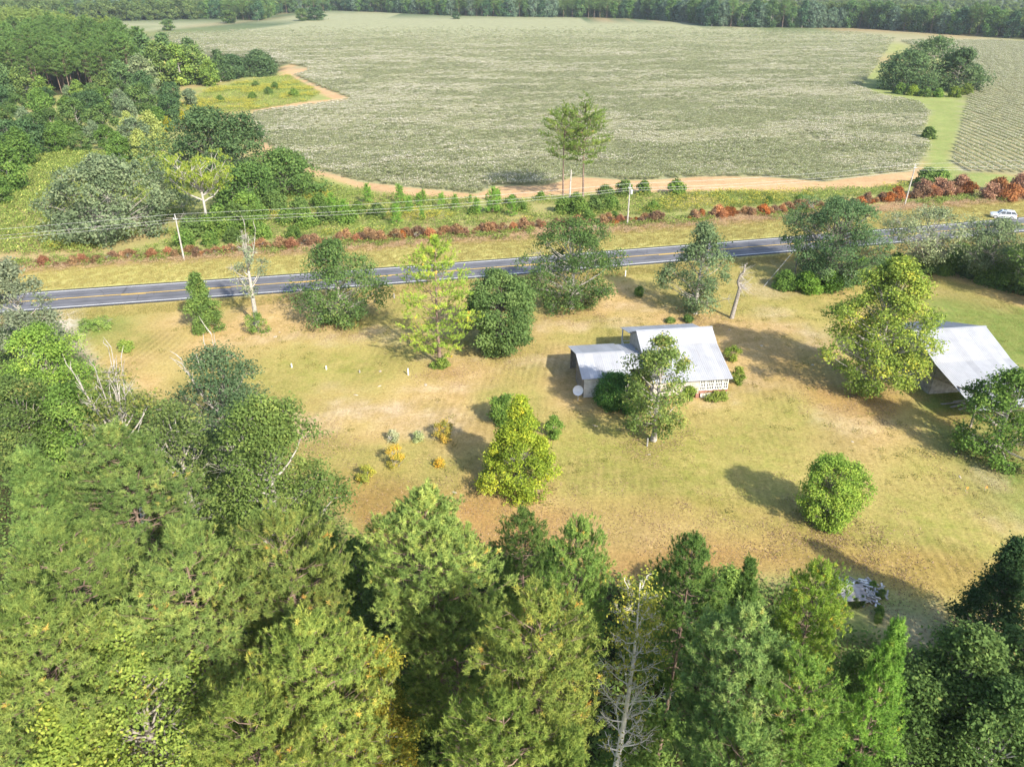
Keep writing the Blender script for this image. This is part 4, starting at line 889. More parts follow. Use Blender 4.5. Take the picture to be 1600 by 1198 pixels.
for xq in (-4.5, -1.5, 1.5, 4.5):
    MB().box(xq - .1, xq + .1, -12.7, -12.5, -.1, 2.3).build('post', timber, barn); MB().box(xq - .1, xq + .1, 7.7, 7.9, -.1, 3.35).build('post', timber, barn)
    MB().obox((xq, -8.9, 3.16), (.06, 0, 0), (0, 4.0, -.88), (0, 0, .08)).build('rafter', timber, barn)
for yq, zq in ((-12.6, 2.25), (-8.8, 3.05)): MB().box(-4.7, 4.7, yq - .06, yq + .06, zq - .12, zq).build('beam', timber, barn)
for k in range(5):
    a = .5 * k; MB().obox((-3.4 + .5 * k, -7.5 - .7 * (k % 3), .12 + .08 * k), (1.1, .3 * math.sin(k), .05), (-.06, .12, 0), (0, 0, .02)).build('stored_plank', greyboard, barn)

# ------------------------------------------------------------------ power line
polewood = plain('weathered_pole', (.44, .41, .37), .85, .2, nscale=2, col2=(.30, .28, .25))
steel = MATS['galvanised_steel']
ceramic = plain('insulator_grey', (.5, .5, .52), .4, .4)
POLES = []
def utility_pole(px, base, topy, label, transformer=False, xy=None, h=None, lean=(0, 0)):
    x, y = xy or G(px, base); h = h or top_z(y, topy)
    o = empty('utility_pole', label, 'utility pole', (x, y, 0), math.radians(13))
    lx, ly = lean
    MB().tube([(0, 0, -.5), (lx * .5, ly * .5, h * .5), (lx, ly, h)], [.15, .13, .10], 10).build('shaft', polewood, o)
    MB().tube([(lx - .02, ly, h), (lx - .02, ly, h + .28)], .05, 8).build('insulator', ceramic, o)
    br_ = MB().box(lx - .35, lx + .35, ly - .2, ly - .1, h - .62, h - .5).build('bracket', steel, o)
    MB().lathe([(.05, 0), (.08, .05), (.04, .1), (.07, .15), (.03, .2)], (lx - .32, ly - .15, h - .5), 8).build('insulator', ceramic, o)
    if transformer:
        t_ = MB().lathe([(.22, 0), (.25, .05), (.25, .75), (.22, .82), (.08, .86)], (lx + .30, ly - .18, h - 1.75), 14).build('transformer', steel, o)
        MB().lathe([(.04, 0), (.05, .15), (.02, .2)], (lx + .30, ly - .18, h - .9), 8).build('bushing', ceramic, o)
    POLES.append((x, y, h, lx, ly)); return o
utility_pole(0, 0, 0, 'last utility pole of the line beyond the mossy tree', xy=(-134, 106.5), h=8.0)
utility_pole(288, 407, 337, 'pale utility pole in front of the big grey green tree')
utility_pole(980, 353, 289, 'utility pole carrying a grey transformer can', True)
utility_pole(1413, 322, 258, 'leaning plain utility pole among the red brown brush', lean=(.35, 0))
utility_pole(0, 0, 0, 'last utility pole of the line beyond the parked car', xy=(150, 181), h=8.0)
wirem = plain('aluminium_wire', (.5, .5, .5), .5, .4, .3)
def wire(dx, dz, sag, label, r=.014):
    P = []
    for (a, b) in zip(POLES[:-1], POLES[1:]):
        for t in np.linspace(0, 1, 14)[:(14 if b is POLES[-1] else 13)]:
            P.append((a[0] + (b[0] - a[0]) * t + a[3] * (1 - t) + b[3] * t, a[1] + (b[1] - a[1]) * t + dx, a[2] + dz + (b[2] - a[2]) * t - sag * 4 * t * (1 - t)))
    o = MB().tube(P, r, 5).build('power_wire', wirem); tag(o, label, 'wire', 'power line wires'); return o
wire(0, .26, .55, 'uppermost power line wire strung between the utility poles')
wire(-.15, -.56, .75, 'middle power line wire on the pole brackets')
wire(.0, -1.05, .85, 'lowest power line wire on the utility poles')
x, y = G(1240, 436); svc = empty('service_pole', 'short brown service pole half hidden in the live oak', 'utility pole', (x, y, 0))
hsv = top_z(y, 378); MB().tube([(0, 0, -.4), (0, 0, hsv)], [.13, .1], 8).build('shaft', timber, svc)
gx_, gy_ = G(1193, 448)
MB().tube([(0, 0, hsv - .3), (gx_ - x, gy_ - y, 0)], .025, 5).build('guy_wire', wirem, svc)

# ------------------------------------------------------------------ the parked car
def car(px, py, rz):
    x, y = G(px, py); o = empty('parked_car', 'silver sport utility car parked on the grass beyond the road', 'car', (x, y, 0), rz)
    paint, n, l = new_mat('silver_paint'); p = n['Principled BSDF']; p.inputs['Base Color'].default_value = (.62, .65, .68, 1); p.inputs['Metallic'].default_value = .35; p.inputs['Roughness'].default_value = .32; p.inputs['Coat Weight'].default_value = .5
    tyre = plain('tyre_rubber', (.03, .03, .03), .9); rim = plain('alloy_rim', (.55, .55, .56), .4, .5, .5)
    # body sections front (-x) to rear: x, half width, sill z, shoulder z
    sec = [(-2.32, .62, .42, .66), (-2.25, .78, .36, .84), (-1.95, .90, .30, .95), (-1.1, .94, .28, 1.03), (-.3, .95, .27, 1.07), (.8, .95, .27, 1.10), (1.7, .94, .30, 1.14), (2.2, .88, .36, 1.12), (2.36, .78, .44, 1.0)]
    V = []; Fq = []
    for (sx, w_, z0, z1) in sec:
        V += [(sx, -w_ * .92, z0), (sx, -w_, z0 + (z1 - z0) * .45), (sx, -w_ * .95, z1 - .05), (sx, -w_ * .82, z1), (sx, w_ * .82, z1), (sx, w_ * .95, z1 - .05), (sx, w_, z0 + (z1 - z0) * .45), (sx, w_ * .92, z0)]
    for i in range(len(sec) - 1):
        for j in range(8): Fq.append((i * 8 + j, i * 8 + (j + 1) % 8, (i + 1) * 8 + (j + 1) % 8, (i + 1) * 8 + j))
    Fq.append(tuple(range(8))); Fq.append(tuple(range(64, 72))[::-1])
    body = MB().add(V, Fq).build('body', paint, o, smooth=False)
    # cabin: pillars and roof over dark glass
    cs = [(-1.05, .80, 1.0), (-.35, .70, 1.58), (.9, .68, 1.64), (1.75, .68, 1.58), (2.28, .78, 1.05)]
    gv = [(a, -b, c) for a, b, c in cs] + [(a, b, c) for a, b, c in cs]
    base = [(-1.05, -.86, .98), (2.28, -.86, 1.02), (2.28, .86, 1.02), (-1.05, .86, .98)]
    V = [(-1.1, -.86, 1.0), (-.38, -.70, 1.57), (.8, -.68, 1.60), (1.75, -.68, 1.56), (2.3, -.84, 1.06), (-1.1, .86, 1.0), (-.38, .70, 1.57), (.8, .68, 1.60), (1.75, .68, 1.56), (2.3, .84, 1.06)]
    MB().add(V, [(0, 1, 2, 3, 4), (9, 8, 7, 6, 5), (0, 5, 6, 1), (1, 6, 7, 2), (2, 7, 8, 3), (3, 8, 9, 4), (4, 9, 5, 0)]).build('window_glass', glass, o)
    rf = MB().add([(-.45, -.72, 1.56), (.8, -.71, 1.605), (1.85, -.71, 1.55), (-.45, .72, 1.56), (.8, .71, 1.605), (1.85, .71, 1.55), (-.35, -.66, 1.63), (.8, -.65, 1.68), (1.85, -.65, 1.62), (-.35, .66, 1.63), (.8, .65, 1.68), (1.85, .65, 1.62)],
                 [(0, 3, 4, 1), (1, 4, 5, 2), (6, 7, 10, 9), (7, 8, 11, 10), (0, 1, 7, 6), (1, 2, 8, 7), (3, 9, 10, 4), (4, 10, 11, 5), (0, 6, 9, 3), (2, 5, 11, 8)]).build('roof', paint, o)
    MB().box(-.1, .45, -.4, .4, 1.665, 1.685).build('sunroof', glass, o)
    for sy in (-1, 1):
        for a, b in (((-1.1, .86, 1.0), (-.40, .71, 1.58)), ((.25, .89, 1.03), (.22, .70, 1.6)), ((1.25, .89, 1.05), (1.15, .70, 1.6)), ((2.3, .86, 1.05), (1.78, .70, 1.57))):
            MB().tube([(a[0], sy * a[1], a[2]), (b[0], sy * b[1], b[2])], .05, 5).build('pillar', paint, o)
        MB().box(-.72, -.52, min(sy * .95, sy * 1.12), max(sy * .95, sy * 1.12), 1.02, 1.16).build('mirror', paint, o)
        MB().box(-2.30, -2.08, min(sy * .5, sy * .80), max(sy * .5, sy * .80), .72, .84).build('headlight', ceramic, o)
        MB().box(2.2, 2.38, min(sy * .6, sy * .86), max(sy * .6, sy * .86), .84, 1.0).build('tail_light', plain('tail_red', (.4, .03, .03), .4, .5), o)
        for sx in (-1.42, 1.42):
            wm = MB().tube([(sx, sy * .72, .36), (sx, sy * .975, .36)], .36, 18).build('wheel', tyre, o)
            MB().tube([(sx, sy * .96, .36), (sx, sy * .992, .36)], .24, 14).build('rim', rim, wm)
    return o
car(1566, 341, math.radians(-22))

# ------------------------------------------------------------------ the heap of broken boards at the wood's edge
x, y = G(1340, 925)
heap = empty('debris_heap', 'heap of broken grey and white boards at the wood edge', 'debris', (x, y, 0))
rngd = np.random.default_rng(8)
for k in range(120):
    a = rngd.uniform(0, 6.28); rr = rngd.uniform(0, 1) ** .6; cx, cy_ = rr * 2.4 * math.cos(a), rr * 1.5 * math.sin(a); th = rngd.uniform(0, 3.14); tl = rngd.normal() * .3
    ln = rngd.uniform(.12, .5); d_ = Vector((math.cos(th), math.sin(th), tl)); s_ = Vector((-math.sin(th), math.cos(th), 0))
    zc = .12 + .55 * max(0, 1 - rr) * rngd.uniform(.3, 1) + abs(tl) * ln * .45
    MB().obox((cx, cy_, zc), d_ * ln, s_ * rngd.uniform(.04, .10), (0, 0, .015)).build('broken_board', [greyboard, framem, siding, greyboard, concrete][k % 5], heap)
pn = MB(); 
for q in range(5): pn.obox((-1.0 + .02 * q, -1.55 + .27 * q, .72 + .10 * q), (.95, .04, 0), (0, .128, .05), (0, 0, .02))
pn.build('plank_panel', greyboard, heap)
for k in range(7):
    a, b = G(1350 + rngd.uniform(-50, 60), 940 + rngd.uniform(-25, 30))
    plant('heap_shrub', 'green shrub growing over the heap of broken boards', 'shrub', a, b, US[k % 3], .17, k * 1.1, 'shrubs around the debris heap', (1, 1.05, .8), parts=('stem', 'foliage'))

# ------------------------------------------------------------------ brush row and weeds beyond the road
BR = {}
for i, mt in enumerate(('brown', 'rust', 'red', 'brown')):
    BR[i] = broadleaf(400 + i, 1.9, 1.25, .05, prof=('dome', 'oval', 'dome', 'round')[i], lobes=20, clusters=20, leaves=7, mat=mt, bare=.15, trunk_r=.05, la=.13, lb=.07, spread=.2, tint=.5, tvar=.22, stems=3, twigs=4)
rngb = np.random.default_rng(12)
brow = [(120, 415), (160, 408), (420, 392), (550, 378), (690, 372), (870, 354), (1000, 348), (1150, 338), (1300, 326), (1420, 312), (1505, 302)]
bxs = [q[0] for q in brow]; bys = [q[1] for q in brow]
names = {0: ('dead greyish brown brush bush in the brush row', 'brown'), 1: ('bright orange dead bush in the brush row', 'orange'), 2: ('dark red brown bush in the brush row', 'red'), 3: ('wispy brown bush in the brush row', 'brown wispy')}
def where_(q): return ', before the pale pole' if q < 285 else (', between pale and transformer poles' if q < 980 else ', between transformer and leaning poles')
px_ = 60.0; k = 0
while px_ < 1512:
    x, y = G(px_, np.interp(px_, bxs, bys) + rngb.uniform(-3, 2)); 
    u_ = rngb.uniform()
    v_ = 1 if u_ < .07 or abs(px_ - 607) < 12 or abs(px_ - 1066) < 12 or abs(px_ - 1140) < 8 else (2 if (u_ < .17 or (px_ > 1400 and u_ < .7)) else (0 if u_ < .6 else 3))
    s_ = rngb.uniform(.4, 1.15) * (1.25 if px_ > 1400 else 1) * (.8 if px_ < 400 else 1)
    if vnoise(np.array([px_]), np.array([0.]), 55, 9)[0] < .16 and px_ < 1380:
        px_ += rngb.uniform(5, 14); continue
    plant('brush_bush', names[v_][0] + where_(px_), 'bush', x, y, BR[v_], s_, rngb.uniform(0, 6.28), names[v_][1] + ' bushes of the brush row' + where_(px_), [(1.15, 1.0, .85), (.95, .82, .75), (.8, .72, .68), (1.05, .95, .75), (1.25, 1.05, .8)][int(rngb.integers(0, 5))], parts=('stem', 'foliage'))
    px_ += rngb.uniform(6, 12) * (1.25 if px_ < 420 else 1); k += 1
for k, (a, b, s_) in enumerate([(1545, 312, 1.7), (1575, 314, 1.8), (1600, 310, 1.8), (1560, 300, 1.6), (1590, 298, 1.8), (1440, 306, 1.7), (1465, 302, 1.6), (1500, 296, 1.6), (1478, 305, 1.4)]):
    x, y = G(a, b)
    plant('brush_bush', 'large rusty bush beside the parked car' if a > 1530 else 'large red bush around the leaning utility pole', 'bush', x, y, BR[1 if (a > 1530 and k % 2) else 2], s_, k, 'rusty bushes by the car' if a > 1530 else 'red bushes by the leaning pole', (.95, .95, 1), parts=('stem', 'foliage'))
Xv = rngb.uniform(-95, 112, 5200); Yv = road_at(Xv) + 17.6 + rngb.normal(size=5200) * 1.7
BRUSH_XY = (Xv, Yv)
# green shrubs between the brush and the field margin
GS = [broadleaf(420 + i, 2.4, 1.7, .05, prof='dome', lobes=22, clusters=24, leaves=7, mat=('shrub', 'green', 'oak')[i], la=.17, lb=.10, spread=.24, trunk_r=.05, tint=(.5, .35, .5)[i]) for i in range(3)]
for k, (a, b, s_) in enumerate([(880, 332, 1.2), (905, 335, 1.3), (930, 330, 1.2), (955, 328, 1.1), (900, 318, .9), (975, 306, 1.3), (1005, 303, 1.1), (1056, 304, 1.25), (945, 312, 1.2), (920, 345, .8), (1020, 330, .8), (800, 322, .9), (815, 330, .8), (845, 312, .7), (1445, 291, 1.6), (1465, 292, 1.5), (480, 355, 1.3), (510, 348, 1.3), (450, 350, 1.2), (545, 350, 1.2),
                                (470, 335, 1.3), (500, 325, 1.2), (525, 330, 1.0), (430, 330, 1.6), (405, 345, 1.4), (560, 335, 1.0), (590, 340, 1.1), (460, 372, .9), (390, 360, 1.2), (300, 372, 1.5), (325, 366, 1.4), (350, 368, 1.5), (370, 352, 1.6), (345, 350, 1.5), (385, 335, 1.7), (415, 318, 1.6), (290, 385, 1.2), (410, 372, 1.1), (365, 378, 1.0), (330, 384, 1.0), (620, 335, .9), (1449, 217, 1.3), (960, 345, .7), (740, 335, .7), (770, 330, .7), (1200, 318, .6), (1250, 315, .6)]):
    x, y = G(a, b)
    lab = 'lone dark bush at the edge of the grass track in the cotton' if a == 1449 else ('round green bush at the tan field margin' if a in (1056, 975, 1005) else ('green shrub at the foot of the flat topped pine' if a < 380 else 'green shrub in the weeds below the dark bushy tree' if a < 600 else 'low green shrub among the young pines' if a < 835 else 'green shrub under the two tall pines' if a < 985 else 'small green shrub in the goldenrod strip' if a < 1400 else 'green bush behind the leaning utility pole'))
    plant('field_shrub', lab, 'shrub', x, y, GS[k % 3], s_, k * 1.3, None if a == 1449 else ('bushes at the field margin' if a in (1056, 975, 1005) else lab.replace('shrub', 'shrubs', 1).replace('bush ', 'bushes ', 1)), (1.05, 1.1, .95), parts=('stem', 'foliage'))
# young pines in the strip
YP = [pine(440 + i, 3.4, .95, .15, branches=34, twig=4, tk=3, blades=10, nl=.30, nw=.06, prof='cone', trunk_r=.05, tint=.35) for i in range(2)]
for k, (a, b, t) in enumerate([(575, 318, 292), (626, 320, 293), (640, 335, 312), (655, 325, 305), (662, 318, 300), (690, 325, 305), (712, 330, 308), (745, 335, 312), (770, 335, 300), (778, 318, 298), (620, 352, 325), (760, 312, 304), (800, 338, 312), (735, 318, 306), (540, 350, 318), (660, 345, 328), (520, 345, 310)]):
    x, y = G(a, b); h = top_z(y, t)
    plant('young_pine', 'young bright green pine in the weeds by the power line', 'pine tree', x, y, YP[k % 2], h / 3.4 * 1.05, k * .9, 'young pines in the weedy strip', (1.0, 1.35, .8))
# the two tall pines and the snag by the field
for k, (a, b, t, w_, sd_, lab) in enumerate([(880, 314, 176, 74, 450, 'tall bare stemmed pine with thin crown beside the field, close to the snag'), (911, 312, 174, 84, 451, 'tall bare stemmed pine with fuller round crown beside the field')]):
    grow('pine_tree', lab, 'pine tree', a, b, t, w_, sd_, color=(.98, 1.05, .85), cbf=(.48, .42)[k], fn=pine, branches=(46, 62)[k], twig=8, tk=4, blades=14, nl=.40, nw=.085, prof='round', trunk_r=.24, tint=.42, gap=(.12, .03)[k])
x, y, h, r = size_at(890, 314, 265, 10)
o = MB().tube([(0, 0, -.3), (.05, 0, h * .5), (.12, 0, h * .97), (.16, 0, h)], [.2, .16, .12, .03], 8).build('snag', L['dead'], None, (x, y, 0)); tag(o, 'thin broken dead snag beside the two tall pines', 'tree')

# ------------------------------------------------------------------ trees left of the field
FARM = dict(la=.30, lb=.17, spread=.5)
grow('live_oak', 'broad grey green tree with spiky silvery twigs beyond the road', 'tree', 185, 366, 247, 222, 501, color=(.92, 1.0, .92), cbf=.02, prof='dome', irr=1.4, lobe_r=(.10, .2), lobes=110, clusters=26, leaves=7, mat='greygreen', bare=.10, trunk_r=.4, tint=.45, twigs=6, bark=WBARK, **FARM)
grow('live_oak', 'huge dark domed oak at the corner of the cotton field', 'oak tree', 340, 286, 172, 182, 502, color=(1.0, 1.02, .95), cbf=.02, prof='dome', lobes=80, clusters=30, leaves=8, mat='darkoak', trunk_r=.5, tint=.5, la=.34, lb=.2, spread=.55)
grow('live_oak', 'dark green bushy tree between the domed oak and the weeds', 'tree', 445, 302, 236, 122, 503, color=(1.0, 1.12, .95), cbf=.02, prof='dome', lobes=54, clusters=26, leaves=8, mat='oak', trunk_r=.3, tint=.42, **FARM)
grow('live_oak', 'dark rounded bush tree behind the flat topped pine', 'tree', 392, 318, 258, 96, 504, color=(.95, 1.1, .9), cbf=.02, prof='dome', lobes=40, clusters=26, leaves=8, mat='oak', trunk_r=.3, tint=.38, **FARM)
# flat-topped pine with white limbs
def flatpine(seed, h, r, cb):
    rng = np.random.default_rng(seed); T = Tubes(); TC = []; TD = []
    z = np.linspace(-.3, h * .62, 8); ax = np.c_[.25 * np.sin(z / h * 4), 0 * z, z]; T.add(ax, np.linspace(.30, .2, 8), 8)
    tp = ax[-1]
    for i in range(11):
        a = i * .61 + rng.uniform(-.2, .2); lev = rng.uniform(.35, 1.0); ln = r * (.55 + .5 * (1.1 - lev)) * rng.uniform(.8, 1.1)
        b0 = np.array([np.interp(h * .62 * (.5 + .5 * lev), z, ax[:, 0]), 0, h * .62 * (.5 + .5 * lev)])
        e = np.array([math.cos(a) * ln, math.sin(a) * ln, h * (.60 + .36 * lev)]); q = np.linspace(0, 1, 6)[:, None]
        P = b0 * (1 - q) + e * q + np.c_[np.zeros((6, 2)), -np.sin(np.pi * q) * .05 * h] + rng.normal(size=(6, 3)) * .12 * q * (1 - q) * 4
        T.add(P, np.linspace(.19, .06, 6), 5)
        for j in range(14):
            b1 = P[2 + j % 4]; e2 = b1 + (rdir(rng, 1)[0] * np.array([1, 1, .3]) + np.array([0, 0, .35]) + unit(e - b0) * .5) * r * rng.uniform(.2, .38)
            T.add(np.array([b1, (b1 + e2) / 2 + rng.normal(size=3) * .06, e2]), [.07, .05, .025], 4)
            TC.append(e2 + rng.normal(size=(10, 3)) * np.array([.5, .5, .2])); 
    C_ = np.concatenate(TC); D = unit(np.array([0, 0, .9]) + rdir(rng, len(C_)) * .5)
    V, Fq = tufts(C_, D, .42, .085, 10, rng)
    return T.mesh('trunk', WBARK), mesh_np('crown', V, Fq, L['pine'], np.clip(np.repeat(rng.normal(.55, .13, len(C_)), 10), 0, 1))
x, y, h, r = size_at(325, 362, 250, 102)
plant('flat_topped_pine', 'flat topped pine with pinkish trunk and white spreading limbs', 'pine tree', x, y, flatpine(510, h, r, 0), color=(1.45, 1.4, .8))

TH = [broadleaf(520 + i, 8, 3.6, .5, prof=('round', 'oval', 'dome', 'vase', 'round')[i], lobes=34, clusters=24, leaves=7, mat=('oak', 'green', 'greygreen', 'greygreen', 'darkoak')[i], bare=(.03, .02, .08, .2, .0)[i], trunk_r=.2, la=.27, lb=.155, spread=.42, tint=(.55, .35, .45, .55, .5)[i], twigs=4, bark=WBARK) for i in range(5)]
rngt = np.random.default_rng(33)
thicket = [(15, 150), (40, 158), (75, 165), (110, 160), (150, 165), (190, 160), (230, 160), (30, 180), (70, 188), (110, 185), (150, 190), (190, 182), (225, 178), (10, 205), (45, 210), (85, 212), (125, 208), (165, 212), (20, 240), (55, 245), (90, 240), (130, 238), (170, 235), (205, 215), (10, 270), (40, 262),
           (245, 170), (270, 172), (300, 168), (215, 235), (240, 225), (255, 245), (225, 255), (190, 255), (20, 300), (0, 230), (150, 225), (100, 230), (60, 225), (270, 195), (250, 205), (8, 175), (130, 172), (170, 175), (205, 195), (0, 320)]
kinds = ['leafy green tree in the thicket below the pine wood', 'fresh green tree in the thicket below the pine wood', 'greyish green tree in the thicket below the pine wood', 'half bare pale limbed tree in the thicket below the pine wood', 'dark green tree in the thicket below the pine wood']
for k, (a, b) in enumerate(thicket):
    x, y = G(a, b); v_ = int(rngt.integers(0, 5)); s_ = rngt.uniform(.75, 1.2)
    c = (.82, .92, .86)
    lab, gr = kinds[v_], 'thicket trees ' + kinds[v_].split(' tree')[0]
    if (a, b) in ((240, 225), (255, 245), (225, 255), (205, 215)): lab, gr, c, v_ = 'yellow green willow like tree beside the domed oak', 'willows by the domed oak', (1.5, 1.45, .75), 2
    plant('thicket_tree', lab, 'tree', x, y, TH[v_], s_, rngt.uniform(0, 6.28), gr, c, zs=s_ * rngt.uniform(.85, 1.15))
for k, (a, b, s_) in enumerate([(262, 205, 1.0), (285, 192, .9), (400, 137, .9), (430, 140, 1.0), (460, 152, 1.1), (420, 148, 1.0), (345, 160, .9), (395, 155, .9)]):
    x, y = G(a, b); gold = k in (0, 1)
    plant('meadow_shrub', 'orange yellow shrub at the edge of the goldenrod meadow' if gold else 'low green shrub in the goldenrod meadow', 'shrub', x, y, GS[k % 3], s_ * (1.6 if gold else 1.1), k, 'orange meadow shrubs' if gold else 'green meadow shrubs', (2.6, 1.6, .6) if gold else (1.05, 1.1, .9), parts=('stem', 'foliage'))

# the pine wood at the upper left: trees of its edge with visible stems
FP = [pine(540 + i, 20, 4.6, 7.5, branches=56, twig=6, tk=3, blades=9, nl=.62, nw=.20, prof=('oval', 'round', 'oval')[i], trunk_r=.24, tint=.42, tvar=.12) for i in range(3)]
FB = [broadleaf(550 + i, 15, 6.0, .8, prof=('round', 'dome', 'oval', 'column')[i], lobes=30, clusters=20, leaves=6, mat=('oak', 'darkoak', 'green', 'greygreen')[i], trunk_r=.35, la=.52, lb=.30, spread=.8, tint=.5, twigs=2, bark=WBARK, bare=(.03, 0, 0, .1)[i]) for i in range(4)]
PW = pxpoly([(-230, 190), (-60, 168), (20, 146), (60, 146), (100, 150), (160, 150), (215, 138), (232, 128), (225, 110), (190, 95), (130, 78), (40, 58), (-230, 50)])
xs_, ys_ = inside(PW, 8.6, 3, .38)
order = np.argsort(ys_)
for k, i in enumerate(order[:290]):
    s_ = rngt.uniform(.72, 1.15)
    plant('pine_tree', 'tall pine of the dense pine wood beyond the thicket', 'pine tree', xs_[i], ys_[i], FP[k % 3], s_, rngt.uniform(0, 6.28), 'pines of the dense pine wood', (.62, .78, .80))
for k, (a, b, s_, v_, lab) in enumerate([(255, 135, 1.0, 0, 'green hardwood'), (285, 133, .95, 2, 'green hardwood'), (310, 132, .9, 0, 'green hardwood'), (345, 128, .75, 1, 'dark hardwood'), (235, 128, 1.1, 1, 'dark hardwood'), (265, 118, 1.05, 1, 'dark hardwood'), (300, 116, .9, 1, 'dark hardwood'), (330, 135, .6, 2, 'green hardwood'), (228, 145, .8, 3, 'pale limbed hardwood'), (40, 158, .7, 0, 'green hardwood'), (70, 162, .55, 2, 'green hardwood'), (10, 160, .8, 1, 'dark hardwood'), (170, 158, .6, 0, 'green hardwood'), (195, 152, .75, 1, 'dark hardwood'), (125, 160, .45, 2, 'green hardwood')]):
    x, y = G(a, b)
    plant('hardwood_tree', lab + ' between the pine wood and the cotton field', 'tree', x, y, FB[v_], s_ * 1.15, k * 1.7, lab + 's beside the pine wood', (1.1, 1.12, 1))
grow('live_oak', 'dark round oak ending the row of hardwoods at the field', 'oak tree', 407, 117, 82, 74, 560, color=(1, 1.02, 1), cbf=.02, prof='dome', lobes=50, clusters=24, leaves=7, mat='darkoak', trunk_r=.4, tint=.5, la=.45, lb=.26, spread=.7)
grow('live_oak', 'smaller dark oak beside the round oak at the field', 'oak tree', 365, 122, 88, 56, 561, color=(.95, 1, 1), cbf=.02, prof='dome', lobes=40, clusters=22, leaves=7, mat='darkoak', trunk_r=.4, tint=.5, la=.45, lb=.26, spread=.7)
# the island of trees in the field
for k, (a, b, t, w_, sd_, lab) in enumerate([(1450, 136, 60, 132, 570, 'tallest dark oak of the tree island in the cotton field'), (1412, 140, 82, 100, 571, 'dark oak on the open side of the tree island, casting its shadow on the cotton'), (1490, 142, 78, 86, 572, 'dark oak of the tree island beside the corn like rows')]):
    grow('live_oak', lab, 'oak tree', a, b, t, w_, sd_, color=(1.02, 1.02, .95), cbf=.02, prof='dome', lobes=54, clusters=26, leaves=7, mat='darkoak', trunk_r=.4, tint=.52, la=.42, lb=.25, spread=.62)
for k, (a, b, s_) in enumerate([(1405, 147, 1.6), (1425, 149, 1.5), (1445, 151, 1.4), (1490, 152, 1.5), (1465, 152, 1.3), (1508, 148, 1.6)]):
    x, y = G(a, b); plant('island_shrub', 'yellow green shrub at the foot of the tree island', 'shrub', x, y, GS[k % 3], s_, k, 'shrubs of the tree island', (1.5, 1.35, .8) if k % 2 else (1, 1.1, .9), parts=('stem', 'foliage'))
# lone trees far out in the field
for k, (a, b, t, w_, lab) in enumerate([(263, 48, 31, 22, 'lone round tree at the far strip of the field'), (492, 32, 13, 34, 'wide lone tree on the far field'), (472, 33, 14, 20, 'lone tree touching the wide one on the far field'), (713, 30, 19, 14, 'tiny lone tree at the far field edge'), (358, 37, 17, 24, 'pale tree at the end of the yellow strip')]):
    x, y, h, r = size_at(a, b, t, w_); plant('lone_tree', lab, 'tree', x, y, FB[k % 2], r / 6, k, None, (.95, 1.05, 1), zs=h / 15)
# far tree line: trees one can tell apart, then the woods behind as one mass
line = [(95, 36), (180, 31), (260, 29), (330, 30), (400, 33), (430, 22), (520, 17), (600, 20), (700, 25), (800, 27), (900, 28), (1000, 30), (1080, 36), (1115, 42), (1200, 44), (1350, 45), (1450, 52), (1600, 62), (1760, 72)]
W = np.array([G(a, b) for a, b in line]); sl = np.r_[0, np.cumsum(np.hypot(*np.diff(W, axis=0).T))]
d_ = 0.0; k = 0; lst = []
while d_ < sl[-1]:
    x = np.interp(d_, sl, W[:, 0]); y = np.interp(d_, sl, W[:, 1]) + 7
    lst.append((x, y)); d_ += rngt.uniform(6.5, 11)
FLN = ['oak like green tree', 'dark tree', 'fresh green tree', 'pale limbed tree']
def far_tree(x, y, s_, lab, gr, c):
    v_ = int(rngt.integers(0, 6))
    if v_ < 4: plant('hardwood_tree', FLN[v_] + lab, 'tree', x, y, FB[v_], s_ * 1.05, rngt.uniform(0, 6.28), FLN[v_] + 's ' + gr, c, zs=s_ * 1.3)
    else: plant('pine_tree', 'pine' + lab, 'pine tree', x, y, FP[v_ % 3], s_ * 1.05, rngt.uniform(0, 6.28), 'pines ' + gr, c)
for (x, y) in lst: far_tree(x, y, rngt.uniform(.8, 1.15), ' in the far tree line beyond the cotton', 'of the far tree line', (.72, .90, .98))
# the mass of woods behind the line
src = plant('hardwood_tree', 'first tree of the far woods behind the tree line', 'tree', W[9][0] + 4, W[9][1] + 22, FB[0], 1.1, 0, None, (1, 1, 1), zs=1.3)
crown_o = [c for c in src.children if c.name.startswith('crown')][0]
pts = []
for row in range(26):
    off = 18 + row * 12 + row * row * .9
    for q in np.arange(0, sl[-1] + 10, 9.5 + row * .5):
        x = np.interp(q, sl, W[:, 0]); y = np.interp(q, sl, W[:, 1]); 
        pts.append((x * (1 + off / 900) + rngt.uniform(-4, 4), y + off + rngt.uniform(-4, 4), 0))
for q in np.arange(-900, -330, 10):     # woods carrying on beyond the left end of the line
    for row in range(14): pts.append((q + rngt.uniform(-4, 4), 640 + row * 16 + (q + 900) * .5 + rngt.uniform(-4, 4), 0))
pts = np.array(pts); nP = len(pts)
sc_ = rngt.uniform(.9, 1.35, nP)
young = (pts[:, 0] > 180) & (pts[:, 1] > np.interp(pts[:, 0], W[:, 0], W[:, 1]) + 55)
sc_[young] *= .62
scatter('far_woods', crown_o, pts, sc_, np.c_[np.zeros((nP, 2)), rngt.uniform(0, 6.28, nP)], 'mass of far woods reaching to the horizon behind the tree line', 'woods')
x0_, y0_ = xs_[order[290:]], ys_[order[290:]]
if len(x0_):
    psrc = None
    for o in bpy.data.objects:
        if o.name.startswith('crown') and o.data == FP[0][1]: psrc = o; break
    nP = len(x0_)
    scatter('pine_wood', psrc, np.c_[x0_, y0_, np.zeros(nP)], rngt.uniform(.9, 1.12, nP), np.c_[np.zeros((nP, 2)), rngt.uniform(0, 6.28, nP)], 'back of the dense pine wood reading as one mass of crowns', 'woods')

